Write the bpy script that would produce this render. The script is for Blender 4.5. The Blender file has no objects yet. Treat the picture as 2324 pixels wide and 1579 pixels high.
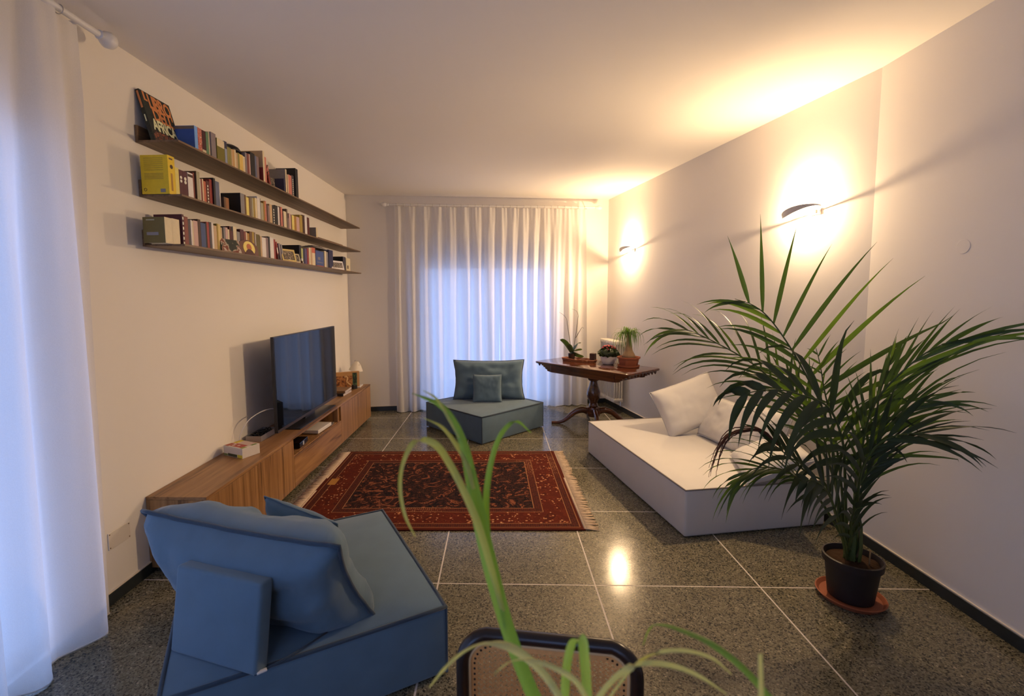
import bpy, bmesh, math, random
from mathutils import Vector, Matrix, noise

# ------------------------------------------------------------------ camera, sky, exposure
sc = bpy.context.scene
COL = sc.collection
EYE = 1.67
CAM = {'f': 1062.317, 'cx': 1096.62, 'cy': 764.367, 'r': [0.999423, 0.032949, -0.008228], 'u': [0.005291, 0.088246, 0.996085], 'w': [-0.033546, 0.995554, -0.088021]}
IMG_W, IMG_H = 2324.0, 1579.0
cd = bpy.data.cameras.new('camera')
cam = bpy.data.objects.new('camera', cd)
COL.objects.link(cam)
cd.sensor_fit = 'HORIZONTAL'
cd.sensor_width = 36.0
cd.lens = CAM['f'] * 36.0 / IMG_W
cd.shift_x = (IMG_W / 2 - CAM['cx']) / IMG_W
cd.shift_y = (CAM['cy'] - IMG_H / 2) / IMG_W
cd.clip_start = 0.02
_r, _u, _w = (Vector(CAM[k]) for k in 'ruw')
cam.matrix_world = Matrix(((_r.x, _u.x, -_w.x, 0), (_r.y, _u.y, -_w.y, 0), (_r.z, _u.z, -_w.z, EYE), (0, 0, 0, 1)))
cd.dof.use_dof = True
cd.dof.focus_distance = 3.2
cd.dof.aperture_fstop = 3.2
sc.camera = cam

world = bpy.data.worlds.new('dusk_sky')
sc.world = world
world.use_nodes = True
bgn = world.node_tree.nodes['Background']
bgn.inputs[0].default_value = (0.34, 0.51, 1.0, 1)
bgn.inputs[1].default_value = 1.32

LAMP_W = 40.0
LAMP_COL = (1.0, 0.69, 0.385)
sc.view_settings.view_transform = 'Standard'
sc.view_settings.look = 'None'
sc.view_settings.gamma = 1.0
sc.view_settings.use_curve_mapping = False
sc.view_settings.exposure = 1.10

# ------------------------------------------------------------------ helpers
PI = math.pi
rnd = random.Random(7)


def V(*a):
    return Vector(a)


def link(o, parent=None):
    COL.objects.link(o)
    if parent:
        o.parent = parent
    return o


def tag(o, label, cat, group=None, kind=None):
    o['label'] = label
    o['category'] = cat
    if group:
        o['group'] = group
    if kind:
        o['kind'] = kind
    return o


def thing(name, label, cat, loc=(0, 0, 0), rotz=0.0, group=None):
    o = bpy.data.objects.new(name, None)
    o.empty_display_size = 0.05
    link(o)
    o.location = loc
    o.rotation_euler = (0, 0, rotz)
    return tag(o, label, cat, group)


def obj(name, bm, mat, parent=None, smooth=False, auto=None, mats=None):
    me = bpy.data.meshes.new(name)
    bmesh.ops.recalc_face_normals(bm, faces=bm.faces[:])
    bm.to_mesh(me)
    bm.free()
    for m in (mats or [mat]):
        me.materials.append(m)
    if smooth:
        me.polygons.foreach_set('use_smooth', [True] * len(me.polygons))
        if auto:
            me.set_sharp_from_angle(angle=math.radians(auto))
    o = bpy.data.objects.new(name, me)
    return link(o, parent)


def B():
    return bmesh.new()


def box(bm, x0, x1, y0, y1, z0, z1, bev=0.0, seg=2, mi=0):
    vs = [bm.verts.new((x, y, z)) for z in (z0, z1) for y in (y0, y1) for x in (x0, x1)]
    fs = []
    for q in ((0, 2, 3, 1), (4, 5, 7, 6), (0, 1, 5, 4), (2, 6, 7, 3), (0, 4, 6, 2), (1, 3, 7, 5)):
        f = bm.faces.new([vs[i] for i in q])
        f.material_index = mi
        fs.append(f)
    if bev > 0:
        es = list({e for f in fs for e in f.edges})
        bmesh.ops.bevel(bm, geom=es, offset=bev, segments=seg, profile=0.5, affect='EDGES')
    return bm


def boxm(name, x0, x1, y0, y1, z0, z1, mat, parent=None, bev=0.0, seg=2, smooth=False):
    return obj(name, box(B(), x0, x1, y0, y1, z0, z1, bev, seg), mat, parent, smooth, 40 if smooth else None)


def prism(bm, poly, z0, z1, mi=0):
    a = [bm.verts.new((x, y, z0)) for x, y in poly]
    b = [bm.verts.new((x, y, z1)) for x, y in poly]
    n = len(poly)
    fs = [bm.faces.new(a[::-1]), bm.faces.new(b)]
    for i in range(n):
        fs.append(bm.faces.new((a[i], a[(i + 1) % n], b[(i + 1) % n], b[i])))
    for f in fs:
        f.material_index = mi
    return bm


def lathe(bm, prof, n=28, c=(0, 0, 0), sq=None, cap=True):
    rings = []
    for r, z in prof:
        ring = []
        for i in range(n):
            a = 2 * PI * i / n
            k = 1.0
            if sq:
                k = sq(a)
            ring.append(bm.verts.new((c[0] + r * k * math.cos(a), c[1] + r * k * math.sin(a), c[2] + z)))
        rings.append(ring)
    for a, b in zip(rings, rings[1:]):
        for i in range(n):
            bm.faces.new((a[i], a[(i + 1) % n], b[(i + 1) % n], b[i]))
    if cap:
        bm.faces.new(rings[0][::-1])
        bm.faces.new(rings[-1])
    return bm


def frames(pts):
    pts = [Vector(p) for p in pts]
    T = []
    for i in range(len(pts)):
        a = pts[max(0, i - 1)]
        b = pts[min(len(pts) - 1, i + 1)]
        t = (b - a)
        T.append(t.normalized() if t.length > 1e-9 else V(0, 0, 1))
    n = T[0].orthogonal().normalized()
    N = []
    for t in T:
        n = (n - t * n.dot(t))
        n = n.normalized() if n.length > 1e-6 else t.orthogonal().normalized()
        N.append(n)
    return pts, T, N


def tube(bm, pts, rad, n=8, closed=False, cap=True):
    pts, T, N = frames(pts)
    if closed:
        m = len(pts)
        T = [(pts[(i + 1) % m] - pts[i - 1]).normalized() for i in range(m)]
    if not isinstance(rad, (list, tuple)):
        rad = [rad] * len(pts)
    rings = []
    for p, t, nn, r in zip(pts, T, N, rad):
        nn = (nn - t * nn.dot(t)).normalized()
        b = t.cross(nn)
        rings.append([bm.verts.new(p + nn * (r * math.cos(2 * PI * i / n)) + b * (r * math.sin(2 * PI * i / n))) for i in range(n)])
    pairs = list(zip(rings, rings[1:]))
    if closed:
        pairs.append((rings[-1], rings[0]))
    for a, b in pairs:
        for i in range(n):
            bm.faces.new((a[i], a[(i + 1) % n], b[(i + 1) % n], b[i]))
    if cap and not closed:
        bm.faces.new(rings[0][::-1])
        bm.faces.new(rings[-1])
    return bm


def smooth_path(pts, sub=4):
    """Catmull-Rom through the points."""
    P = [Vector(p) for p in pts]
    Q = [P[0] * 2 - P[1]] + P + [P[-1] * 2 - P[-2]]
    out = []
    for i in range(1, len(Q) - 2):
        a, b, c, d = Q[i - 1:i + 3]
        for k in range(sub):
            t = k / sub
            out.append(0.5 * ((2 * b) + (c - a) * t + (2 * a - 5 * b + 4 * c - d) * t * t + (3 * b - a - 3 * c + d) * t ** 3))
    out.append(P[-1])
    return out


def resample(vals, n):
    out = []
    m = len(vals) - 1
    for i in range(n):
        t = i / (n - 1) * m
        k = min(int(t), m - 1)
        out.append(vals[k] + (vals[k + 1] - vals[k]) * (t - k))
    return out


def blade(bm, pts, wid, side, fold=0.18):
    """A leaf strip with a keel: three vertices across."""
    pts = [Vector(p) for p in pts]
    rows = []
    for i, p in enumerate(pts):
        a = pts[max(0, i - 1)]
        b = pts[min(len(pts) - 1, i + 1)]
        t = (b - a).normalized()
        s = side - t * side.dot(t)
        s = s.normalized() if s.length > 1e-5 else t.orthogonal().normalized()
        n = t.cross(s)
        w = wid[i] * 0.5
        rows.append((bm.verts.new(p - s * w), bm.verts.new(p - n * (w * fold * 2)), bm.verts.new(p + s * w)))
    for a, b in zip(rows, rows[1:]):
        bm.faces.new((a[0], a[1], b[1], b[0]))
        bm.faces.new((a[1], a[2], b[2], b[1]))
    return bm


def basis(o, u, v, n):
    """Matrix from three axes and an origin."""
    return Matrix(((u[0], v[0], n[0], o[0]), (u[1], v[1], n[1], o[1]), (u[2], v[2], n[2], o[2]), (0, 0, 0, 1)))


def pillow_bm(w, h, t, pinch=0.07, seed=0, wr=0.012, nu=30, nv=22, puff=0.5):
    bm = B()
    F, Bk = {}, {}
    for i in range(nu + 1):
        for j in range(nv + 1):
            u = -1 + 2 * i / nu
            v = -1 + 2 * j / nv
            x = w / 2 * u * (1 - pinch * (1 - v * v))
            y = h / 2 * v * (1 - pinch * (1 - u * u))
            prof = max(0.0, (1 - u ** 4) * (1 - v ** 4)) ** puff
            edge = i in (0, nu) or j in (0, nv)
            k = noise.noise((u * 2.2 + seed, v * 2.2, seed * 1.7)) * wr + noise.noise((u * 6 + seed, v * 4, seed)) * wr * 0.5
            if edge:
                q = noise.noise((u * 5 + seed, v * 5, 3.3)) * 0.008
                vv = bm.verts.new((x * (1 + q), y * (1 + q), q * 0.6))
                F[i, j] = Bk[i, j] = vv
            else:
                F[i, j] = bm.verts.new((x, y, t / 2 * prof + k * prof))
                Bk[i, j] = bm.verts.new((x, y, -t / 2 * prof + k * prof))
    for i in range(nu):
        for j in range(nv):
            bm.faces.new((F[i, j], F[i + 1, j], F[i + 1, j + 1], F[i, j + 1]))
            bm.faces.new((Bk[i, j], Bk[i, j + 1], Bk[i + 1, j + 1], Bk[i + 1, j]))
    loop = [F[i, 0].co.copy() for i in range(nu)] + [F[nu, j].co.copy() for j in range(nv)] + [F[i, nv].co.copy() for i in range(nu, 0, -1)] + [F[0, j].co.copy() for j in range(nv, 0, -1)]
    return bm, loop


def make_pillow(name, label, group, w, h, t, mat, M, pipe=0.005, pmat=None, seed=0, pinch=0.07, wr=0.012, puff=0.5):
    bm, loop = pillow_bm(w, h, t, pinch, seed, wr, puff=puff)
    o = obj(name, bm, mat, None, True)
    o.matrix_world = M
    tag(o, label, 'cushion', group)
    if pipe:
        obj('piping', tube(B(), loop, pipe, 6, closed=True), pmat or mat, o, True)
    return o


# ------------------------------------------------------------------ materials
def nmat(name):
    m = bpy.data.materials.new(name)
    m.use_nodes = True
    nt = m.node_tree
    return m, nt, nt.nodes['Principled BSDF']


def N(nt, kind, **k):
    n = nt.nodes.new(kind)
    for a, b in k.items():
        setattr(n, a, b)
    return n


def plain(name, col, rough=0.5, spec=0.5, metal=0.0, noise_amt=0.06, nscale=8.0, bump=0.0, bscale=200.0, emit=None, coat=0.0, sss=0.0):
    m, nt, p = nmat(name)
    p.inputs['Roughness'].default_value = rough
    p.inputs['Specular IOR Level'].default_value = spec
    p.inputs['Metallic'].default_value = metal
    p.inputs['Coat Weight'].default_value = coat
    tc = N(nt, 'ShaderNodeTexCoord')
    no = N(nt, 'ShaderNodeTexNoise')
    no.inputs['Scale'].default_value = nscale
    no.inputs['Detail'].default_value = 3
    nt.links.new(tc.outputs['Object'], no.inputs['Vector'])
    cr = N(nt, 'ShaderNodeMixRGB')
    cr.inputs[1].default_value = (*[max(0, c * (1 - noise_amt)) for c in col], 1)
    cr.inputs[2].default_value = (*[min(1, c * (1 + noise_amt)) for c in col], 1)
    nt.links.new(no.outputs['Fac'], cr.inputs[0])
    nt.links.new(cr.outputs[0], p.inputs['Base Color'])
    if bump:
        nb = N(nt, 'ShaderNodeTexNoise')
        nb.inputs['Scale'].default_value = bscale
        nb.inputs['Detail'].default_value = 2
        nt.links.new(tc.outputs['Object'], nb.inputs['Vector'])
        bp = N(nt, 'ShaderNodeBump')
        bp.inputs['Strength'].default_value = bump
        bp.inputs['Distance'].default_value = 0.002
        nt.links.new(nb.outputs['Fac'], bp.inputs['Height'])
        nt.links.new(bp.outputs[0], p.inputs['Normal'])
    if emit:
        p.inputs['Emission Color'].default_value = (*emit[:3], 1)
        p.inputs['Emission Strength'].default_value = emit[3]
    return m


def wood(name, c0, c1, scale, rough=0.38, coat=0.0, dark=None):
    """Grain stretched by the scale vector; world-sized object coordinates."""
    m, nt, p = nmat(name)
    tc = N(nt, 'ShaderNodeTexCoord')
    mp = N(nt, 'ShaderNodeMapping')
    mp.inputs['Scale'].default_value = scale
    nt.links.new(tc.outputs['Object'], mp.inputs['Vector'])
    a = N(nt, 'ShaderNodeTexNoise')
    a.inputs['Scale'].default_value = 1.0
    a.inputs['Detail'].default_value = 6
    a.inputs['Roughness'].default_value = 0.62
    a.inputs['Distortion'].default_value = 0.5
    nt.links.new(mp.outputs[0], a.inputs['Vector'])
    cr = N(nt, 'ShaderNodeValToRGB')
    e = cr.color_ramp.elements
    e[0].position, e[1].position = 0.34, 0.64
    e[0].color = (*c0, 1)
    e[1].color = (*c1, 1)
    if dark:
        x = cr.color_ramp.elements.new(0.45)
        x.color = (*dark, 1)
    nt.links.new(a.outputs['Fac'], cr.inputs[0])
    nt.links.new(cr.outputs[0], p.inputs['Base Color'])
    p.inputs['Roughness'].default_value = rough
    p.inputs['Coat Weight'].default_value = coat
    p.inputs['Coat Roughness'].default_value = 0.08
    bp = N(nt, 'ShaderNodeBump')
    bp.inputs['Strength'].default_value = 0.12
    bp.inputs['Distance'].default_value = 0.001
    nt.links.new(a.outputs['Fac'], bp.inputs['Height'])
    nt.links.new(bp.outputs[0], p.inputs['Normal'])
    return m


def fabric(name, col, amt=0.22, rough=0.9, fine=900.0, bump=0.25):
    m, nt, p = nmat(name)
    tc = N(nt, 'ShaderNodeTexCoord')
    a = N(nt, 'ShaderNodeTexNoise')
    a.inputs['Scale'].default_value = 9
    a.inputs['Detail'].default_value = 5
    nt.links.new(tc.outputs['Object'], a.inputs['Vector'])
    mx = N(nt, 'ShaderNodeMixRGB')
    mx.inputs[1].default_value = (*[c * (1 - amt) for c in col], 1)
    mx.inputs[2].default_value = (*[min(1, c * (1 + amt)) for c in col], 1)
    nt.links.new(a.outputs['Fac'], mx.inputs[0])
    nt.links.new(mx.outputs[0], p.inputs['Base Color'])
    p.inputs['Roughness'].default_value = rough
    p.inputs['Specular IOR Level'].default_value = 0.2
    p.inputs['Sheen Weight'].default_value = 0.25
    b = N(nt, 'ShaderNodeTexNoise')
    b.inputs['Scale'].default_value = fine
    nt.links.new(tc.outputs['Object'], b.inputs['Vector'])
    bp = N(nt, 'ShaderNodeBump')
    bp.inputs['Strength'].default_value = bump
    bp.inputs['Distance'].default_value = 0.001
    nt.links.new(b.outputs['Fac'], bp.inputs['Height'])
    nt.links.new(bp.outputs[0], p.inputs['Normal'])
    return m


def terrazzo():
    m, nt, p = nmat('terrazzo')
    g = N(nt, 'ShaderNodeNewGeometry')
    vo = N(nt, 'ShaderNodeTexVoronoi')
    vo.inputs['Scale'].default_value = 155
    nt.links.new(g.outputs['Position'], vo.inputs['Vector'])
    sep = N(nt, 'ShaderNodeSeparateColor')
    nt.links.new(vo.outputs['Color'], sep.inputs[0])
    cr = N(nt, 'ShaderNodeValToRGB')
    cr.color_ramp.interpolation = 'CONSTANT'
    el = cr.color_ramp.elements
    el[0].position = 0.0
    el[0].color = (0.030, 0.030, 0.025, 1)
    el[1].position = 0.16
    el[1].color = (0.108, 0.099, 0.070, 1)
    for pos, c in ((0.40, (0.150, 0.138, 0.098)), (0.66, (0.195, 0.178, 0.125)), (0.88, (0.22, 0.20, 0.148)), (0.982, (0.36, 0.31, 0.23))):
        x = el.new(pos)
        x.color = (*c, 1)
    nt.links.new(sep.outputs[0], cr.inputs[0])
    big = N(nt, 'ShaderNodeTexNoise')
    big.inputs['Scale'].default_value = 9
    big.inputs['Detail'].default_value = 4
    nt.links.new(g.outputs['Position'], big.inputs['Vector'])
    mul = N(nt, 'ShaderNodeMixRGB', blend_type='MULTIPLY')
    mul.inputs[0].default_value = 0.55
    nt.links.new(cr.outputs[0], mul.inputs[1])
    br = N(nt, 'ShaderNodeValToRGB')
    br.color_ramp.elements[0].color = (0.58, 0.55, 0.46, 1)
    br.color_ramp.elements[1].color = (1.38, 1.3, 1.10, 1)
    nt.links.new(big.outputs['Fac'], br.inputs[0])
    nt.links.new(br.outputs[0], mul.inputs[2])
    nt.links.new(mul.outputs[0], p.inputs['Base Color'])
    p.inputs['Roughness'].default_value = 0.10
    p.inputs['Specular IOR Level'].default_value = 0.38
    rn = N(nt, 'ShaderNodeMapRange')
    rn.inputs['To Min'].default_value = 0.10
    rn.inputs['To Max'].default_value = 0.20
    nt.links.new(big.outputs['Fac'], rn.inputs['Value'])
    nt.links.new(rn.outputs[0], p.inputs['Roughness'])
    return m


def curtain_mat(name, thin=0.10):
    m, nt, p = nmat(name)
    nt.nodes.remove(p)
    out = [n for n in nt.nodes if n.type == 'OUTPUT_MATERIAL'][0]
    d = N(nt, 'ShaderNodeBsdfDiffuse')
    t = N(nt, 'ShaderNodeBsdfTranslucent')
    tr = N(nt, 'ShaderNodeBsdfTransparent')
    tc = N(nt, 'ShaderNodeTexCoord')
    wv = N(nt, 'ShaderNodeTexNoise')
    wv.inputs['Scale'].default_value = 260
    nt.links.new(tc.outputs['Object'], wv.inputs['Vector'])
    cm = N(nt, 'ShaderNodeMixRGB')
    cm.inputs[1].default_value = (0.80, 0.78, 0.76, 1)
    cm.inputs[2].default_value = (0.90, 0.88, 0.86, 1)
    nt.links.new(wv.outputs['Fac'], cm.inputs[0])
    for s in (d, t):
        nt.links.new(cm.outputs[0], s.inputs['Color'])
    a = N(nt, 'ShaderNodeMixShader')
    a.inputs[0].default_value = 0.45
    nt.links.new(d.outputs[0], a.inputs[1])
    nt.links.new(t.outputs[0], a.inputs[2])
    b = N(nt, 'ShaderNodeMixShader')
    b.inputs[0].default_value = thin
    nt.links.new(a.outputs[0], b.inputs[1])
    nt.links.new(tr.outputs[0], b.inputs[2])
    nt.links.new(b.outputs[0], out.inputs['Surface'])
    return m


def glass_mat(name):
    m, nt, p = nmat(name)
    nt.nodes.remove(p)
    out = [n for n in nt.nodes if n.type == 'OUTPUT_MATERIAL'][0]
    tr = N(nt, 'ShaderNodeBsdfTransparent')
    gl = N(nt, 'ShaderNodeBsdfGlossy')
    gl.inputs['Roughness'].default_value = 0.02
    mx = N(nt, 'ShaderNodeMixShader')
    mx.inputs[0].default_value = 0.08
    nt.links.new(tr.outputs[0], mx.inputs[1])
    nt.links.new(gl.outputs[0], mx.inputs[2])
    nt.links.new(mx.outputs[0], out.inputs['Surface'])
    return m


def leaf_mat(name, col, trans=0.35, rough=0.48):
    m, nt, p = nmat(name)
    out = [n for n in nt.nodes if n.type == 'OUTPUT_MATERIAL'][0]
    tc = N(nt, 'ShaderNodeTexCoord')
    no = N(nt, 'ShaderNodeTexNoise')
    no.inputs['Scale'].default_value = 6
    nt.links.new(tc.outputs['Object'], no.inputs['Vector'])
    mx = N(nt, 'ShaderNodeMixRGB')
    mx.inputs[1].default_value = (*[c * 0.75 for c in col], 1)
    mx.inputs[2].default_value = (*[min(1, c * 1.3) for c in col], 1)
    nt.links.new(no.outputs['Fac'], mx.inputs[0])
    nt.links.new(mx.outputs[0], p.inputs['Base Color'])
    p.inputs['Roughness'].default_value = rough
    p.inputs['Specular IOR Level'].default_value = 0.42
    t = N(nt, 'ShaderNodeBsdfTranslucent')
    br = N(nt, 'ShaderNodeMixRGB', blend_type='MULTIPLY')
    br.inputs[0].default_value = 1.0
    br.inputs[2].default_value = (1.5, 1.9, 0.6, 1)
    nt.links.new(mx.outputs[0], br.inputs[1])
    nt.links.new(br.outputs[0], t.inputs['Color'])
    s = N(nt, 'ShaderNodeMixShader')
    s.inputs[0].default_value = trans
    nt.links.new(p.outputs[0], s.inputs[1])
    nt.links.new(t.outputs[0], s.inputs[2])
    nt.links.new(s.outputs[0], out.inputs['Surface'])
    return m


def rug_mat(hx, hy):
    m, nt, p = nmat('rug_pile')
    tc = N(nt, 'ShaderNodeTexCoord')
    sx = N(nt, 'ShaderNodeSeparateXYZ')
    nt.links.new(tc.outputs['Object'], sx.inputs[0])

    def mt(op, a, b=None):
        n = N(nt, 'ShaderNodeMath', operation=op)
        for i, v in enumerate((a, b)):
            if v is None:
                continue
            if isinstance(v, (int, float)):
                n.inputs[i].default_value = v
            else:
                nt.links.new(v, n.inputs[i])
        return n.outputs[0]

    def ramp(src, stops, const=True):
        r = N(nt, 'ShaderNodeValToRGB')
        if const:
            r.color_ramp.interpolation = 'CONSTANT'
        e = r.color_ramp.elements
        e[0].position, e[0].color = stops[0][0], (*stops[0][1], 1)
        e[1].position, e[1].color = stops[1][0], (*stops[1][1], 1)
        for s in stops[2:]:
            x = e.new(s[0])
            x.color = (*s[1], 1)
        nt.links.new(src, r.inputs[0])
        return r.outputs[0]

    def mix(f, a, b):
        n = N(nt, 'ShaderNodeMixRGB')
        for i, v in enumerate((f, a, b)):
            nt.links.new(v, n.inputs[i])
        return n.outputs[0]
    ax = mt('SUBTRACT', hx, mt('ABSOLUTE', sx.outputs[0]))
    ay = mt('SUBTRACT', hy, mt('ABSOLUTE', sx.outputs[1]))
    d = mt('MINIMUM', ax, ay)
    # field: twisting dark and rust motifs
    n1 = N(nt, 'ShaderNodeTexNoise')
    n1.inputs['Scale'].default_value = 8
    n1.inputs['Detail'].default_value = 3.5
    n1.inputs['Distortion'].default_value = 2.6
    nt.links.new(tc.outputs['Object'], n1.inputs['Vector'])
    K = (0.010, 0.007, 0.009)
    field = ramp(n1.outputs['Fac'], [(0.0, (0.050, 0.020, 0.014)), (0.38, K), (0.46, (0.060, 0.020, 0.014)), (0.50, K), (0.545, (0.085, 0.024, 0.014)), (0.59, (0.24, 0.080, 0.036)), (0.66, (0.035, 0.014, 0.012))])
    # border: rust ground with small pale blossoms
    v1 = N(nt, 'ShaderNodeTexVoronoi')
    v1.inputs['Scale'].default_value = 34
    nt.links.new(tc.outputs['Object'], v1.inputs['Vector'])
    n2 = N(nt, 'ShaderNodeTexNoise')
    n2.inputs['Scale'].default_value = 9
    n2.inputs['Detail'].default_value = 2
    n2.inputs['Distortion'].default_value = 1.5
    nt.links.new(tc.outputs['Object'], n2.inputs['Vector'])
    spots = mt('LESS_THAN', v1.outputs['Distance'], mt('MULTIPLY', mt('SUBTRACT', n2.outputs['Fac'], 0.42), 2.0))
    rust = ramp(n2.outputs['Fac'], [(0.0, (0.090, 0.014, 0.007)), (0.46, (0.115, 0.019, 0.008)), (0.56, (0.070, 0.012, 0.007))])
    pale = ramp(v1.outputs['Distance'], [(0.0, (0.52, 0.27, 0.12)), (0.26, (0.27, 0.075, 0.028))])
    border = mix(spots, rust, pale)
    # narrow guard bands with dots
    v2 = N(nt, 'ShaderNodeTexVoronoi')
    v2.inputs['Scale'].default_value = 62
    v2.inputs['Randomness'].default_value = 0.25
    nt.links.new(tc.outputs['Object'], v2.inputs['Vector'])
    guard = ramp(v2.outputs['Distance'], [(0.0, (0.42, 0.20, 0.09)), (0.30, (0.10, 0.022, 0.012)), (0.62, (0.045, 0.014, 0.012))])

    def band(lo, hi):
        return mt('MULTIPLY', mt('GREATER_THAN', d, lo), mt('LESS_THAN', d, hi))
    col = mix(mt('GREATER_THAN', d, 0.335), border, field)
    col = mix(mt('ADD', band(0.035, 0.088), band(0.275, 0.335)), col, guard)
    ln = N(nt, 'ShaderNodeRGB')
    ln.outputs[0].default_value = (0.36, 0.17, 0.07, 1)
    lines = mt('ADD', mt('ADD', band(0.032, 0.037), band(0.088, 0.093)), mt('ADD', band(0.270, 0.275), band(0.335, 0.341)))
    col = mix(lines, col, ln.outputs[0])
    ed = N(nt, 'ShaderNodeRGB')
    ed.outputs[0].default_value = (0.09, 0.016, 0.008, 1)
    col = mix(mt('LESS_THAN', d, 0.032), col, ed.outputs[0])
    # one worn ochre patch near the left end
    wx = mt('LESS_THAN', mt('ABSOLUTE', mt('ADD', sx.outputs[0], 1.0)), 0.035)
    wy = mt('LESS_THAN', mt('ABSOLUTE', mt('SUBTRACT', sx.outputs[1], 0.03)), 0.07)
    wr = N(nt, 'ShaderNodeRGB')
    wr.outputs[0].default_value = (0.42, 0.20, 0.05, 1)
    col = mix(mt('MULTIPLY', wx, wy), col, wr.outputs[0])
    nt.links.new(col, p.inputs['Base Color'])
    p.inputs['Roughness'].default_value = 0.95
    p.inputs['Specular IOR Level'].default_value = 0.1
    b = N(nt, 'ShaderNodeTexNoise')
    b.inputs['Scale'].default_value = 420
    nt.links.new(tc.outputs['Object'], b.inputs['Vector'])
    bp = N(nt, 'ShaderNodeBump')
    bp.inputs['Strength'].default_value = 0.5
    bp.inputs['Distance'].default_value = 0.003
    nt.links.new(b.outputs['Fac'], bp.inputs['Height'])
    nt.links.new(bp.outputs[0], p.inputs['Normal'])
    return m


def patch_mat(name, cols, scale=30.0, seed=0.0, rough=0.5):
    """Flat print: irregular coloured patches."""
    m, nt, p = nmat(name)
    tc = N(nt, 'ShaderNodeTexCoord')
    mp = N(nt, 'ShaderNodeMapping')
    mp.inputs['Location'].default_value = (seed, seed * 1.3, seed * 0.7)
    nt.links.new(tc.outputs['Object'], mp.inputs['Vector'])
    a = N(nt, 'ShaderNodeTexNoise')
    a.inputs['Scale'].default_value = scale
    a.inputs['Detail'].default_value = 2
    a.inputs['Distortion'].default_value = 0.8
    nt.links.new(mp.outputs[0], a.inputs['Vector'])
    cr = N(nt, 'ShaderNodeValToRGB')
    cr.color_ramp.interpolation = 'CONSTANT'
    e = cr.color_ramp.elements
    n = len(cols)
    for i, c in enumerate(cols):
        pos = 0.30 + 0.40 * i / n if i else 0.0
        x = e[i] if i < 2 else e.new(pos)
        x.position = pos
        x.color = (*c, 1)
    nt.links.new(a.outputs['Fac'], cr.inputs[0])
    nt.links.new(cr.outputs[0], p.inputs['Base Color'])
    p.inputs['Roughness'].default_value = rough
    return m


M = {}
M['wall'] = plain('wall_paint', (0.80, 0.76, 0.71), 0.9, 0.2, noise_amt=0.012, nscale=3, bump=0.05, bscale=60)
M['ceiling'] = plain('ceiling_paint', (0.86, 0.81, 0.74), 0.95, 0.1, noise_amt=0.012, nscale=2, bump=0.04, bscale=60)
M['terrazzo'] = terrazzo()
M['grout'] = plain('grout_strip', (0.62, 0.56, 0.50), 0.5, 0.4, noise_amt=0.1, nscale=20)
M['skirting'] = plain('skirting_slate', (0.022, 0.028, 0.030), 0.35, 0.5, noise_amt=0.3, nscale=30)
M['plaster_edge'] = plain('plaster_edge', (0.74, 0.66, 0.56), 0.8, 0.2)
M['walnut_v'] = wood('walnut_upright', (0.110, 0.050, 0.017), (0.38, 0.205, 0.082), (30, 30, 1.0), dark=(0.26, 0.128, 0.047))
M['walnut_h'] = wood('walnut_lengthwise', (0.110, 0.050, 0.017), (0.38, 0.205, 0.082), (22, 1.2, 22), dark=(0.27, 0.132, 0.05))
M['shelf'] = wood('shelf_walnut', (0.11, 0.062, 0.030), (0.24, 0.145, 0.075), (30, 1.2, 30), 0.5)
M['plinth'] = plain('plinth_dark', (0.03, 0.018, 0.012), 0.6)
M['blue_fabric'] = fabric('blue_fabric', (0.102, 0.165, 0.225), 0.16)
M['blue_dark'] = fabric('blue_piping', (0.036, 0.058, 0.085), 0.1)
M['white_fabric'] = fabric('white_fabric', (0.64, 0.615, 0.585), 0.03, bump=0.15)
M['white_pipe'] = fabric('white_piping', (0.24, 0.205, 0.18), 0.05)
M['mahogany'] = wood('mahogany', (0.050, 0.013, 0.005), (0.135, 0.038, 0.013), (2.2, 26, 26), 0.16, 0.6)
M['curtain'] = curtain_mat('sheer_curtain', 0.06)
M['curtain_l'] = curtain_mat('side_curtain', 0.03)
M['rod'] = plain('white_lacquer', (0.72, 0.70, 0.68), 0.35, noise_amt=0.02)
M['ring'] = plain('grey_metal', (0.45, 0.43, 0.42), 0.35, metal=0.7, noise_amt=0.02)
M['glass'] = glass_mat('window_glass')
M['frame_white'] = plain('window_frame_white', (0.75, 0.74, 0.72), 0.4, noise_amt=0.02)
M['shutter'] = plain('shutter_grey', (0.20, 0.19, 0.19), 0.6)
M['tv_screen'] = plain('tv_screen', (0.004, 0.004, 0.006), 0.03, 0.30, noise_amt=0.0)
M['tv_black'] = plain('black_plastic', (0.012, 0.011, 0.012), 0.35, noise_amt=0.05)
M['white_plastic'] = plain('white_plastic', (0.70, 0.66, 0.62), 0.4, noise_amt=0.02)
M['terracotta'] = plain('terracotta', (0.33, 0.10, 0.045), 0.65, 0.3, noise_amt=0.12, bump=0.1)
M['dark_pot'] = plain('dark_brown_plastic', (0.022, 0.015, 0.014), 0.5, 0.4, noise_amt=0.1)
M['soil'] = plain('soil', (0.045, 0.024, 0.013), 0.95, 0.1, noise_amt=0.6, nscale=60, bump=0.8, bscale=90)
M['ceramic'] = plain('white_ceramic', (0.72, 0.68, 0.63), 0.25, noise_amt=0.02)
M['palm'] = leaf_mat('palm_leaf', (0.043, 0.068, 0.021), 0.28)
M['palm_dark'] = leaf_mat('palm_leaf_dark', (0.034, 0.050, 0.022), 0.12)
M['palm_light'] = leaf_mat('palm_leaf_light', (0.085, 0.125, 0.022), 0.35)
M['palm_stem'] = leaf_mat('palm_stem', (0.070, 0.095, 0.022), 0.05)
M['dead'] = plain('dead_leaf', (0.13, 0.050, 0.028), 0.8, 0.2)
M['straw'] = plain('dry_stalk', (0.26, 0.16, 0.075), 0.8, 0.2)
M['strap0'] = leaf_mat('strap_leaf_green', (0.23, 0.37, 0.060), 0.30)
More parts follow.
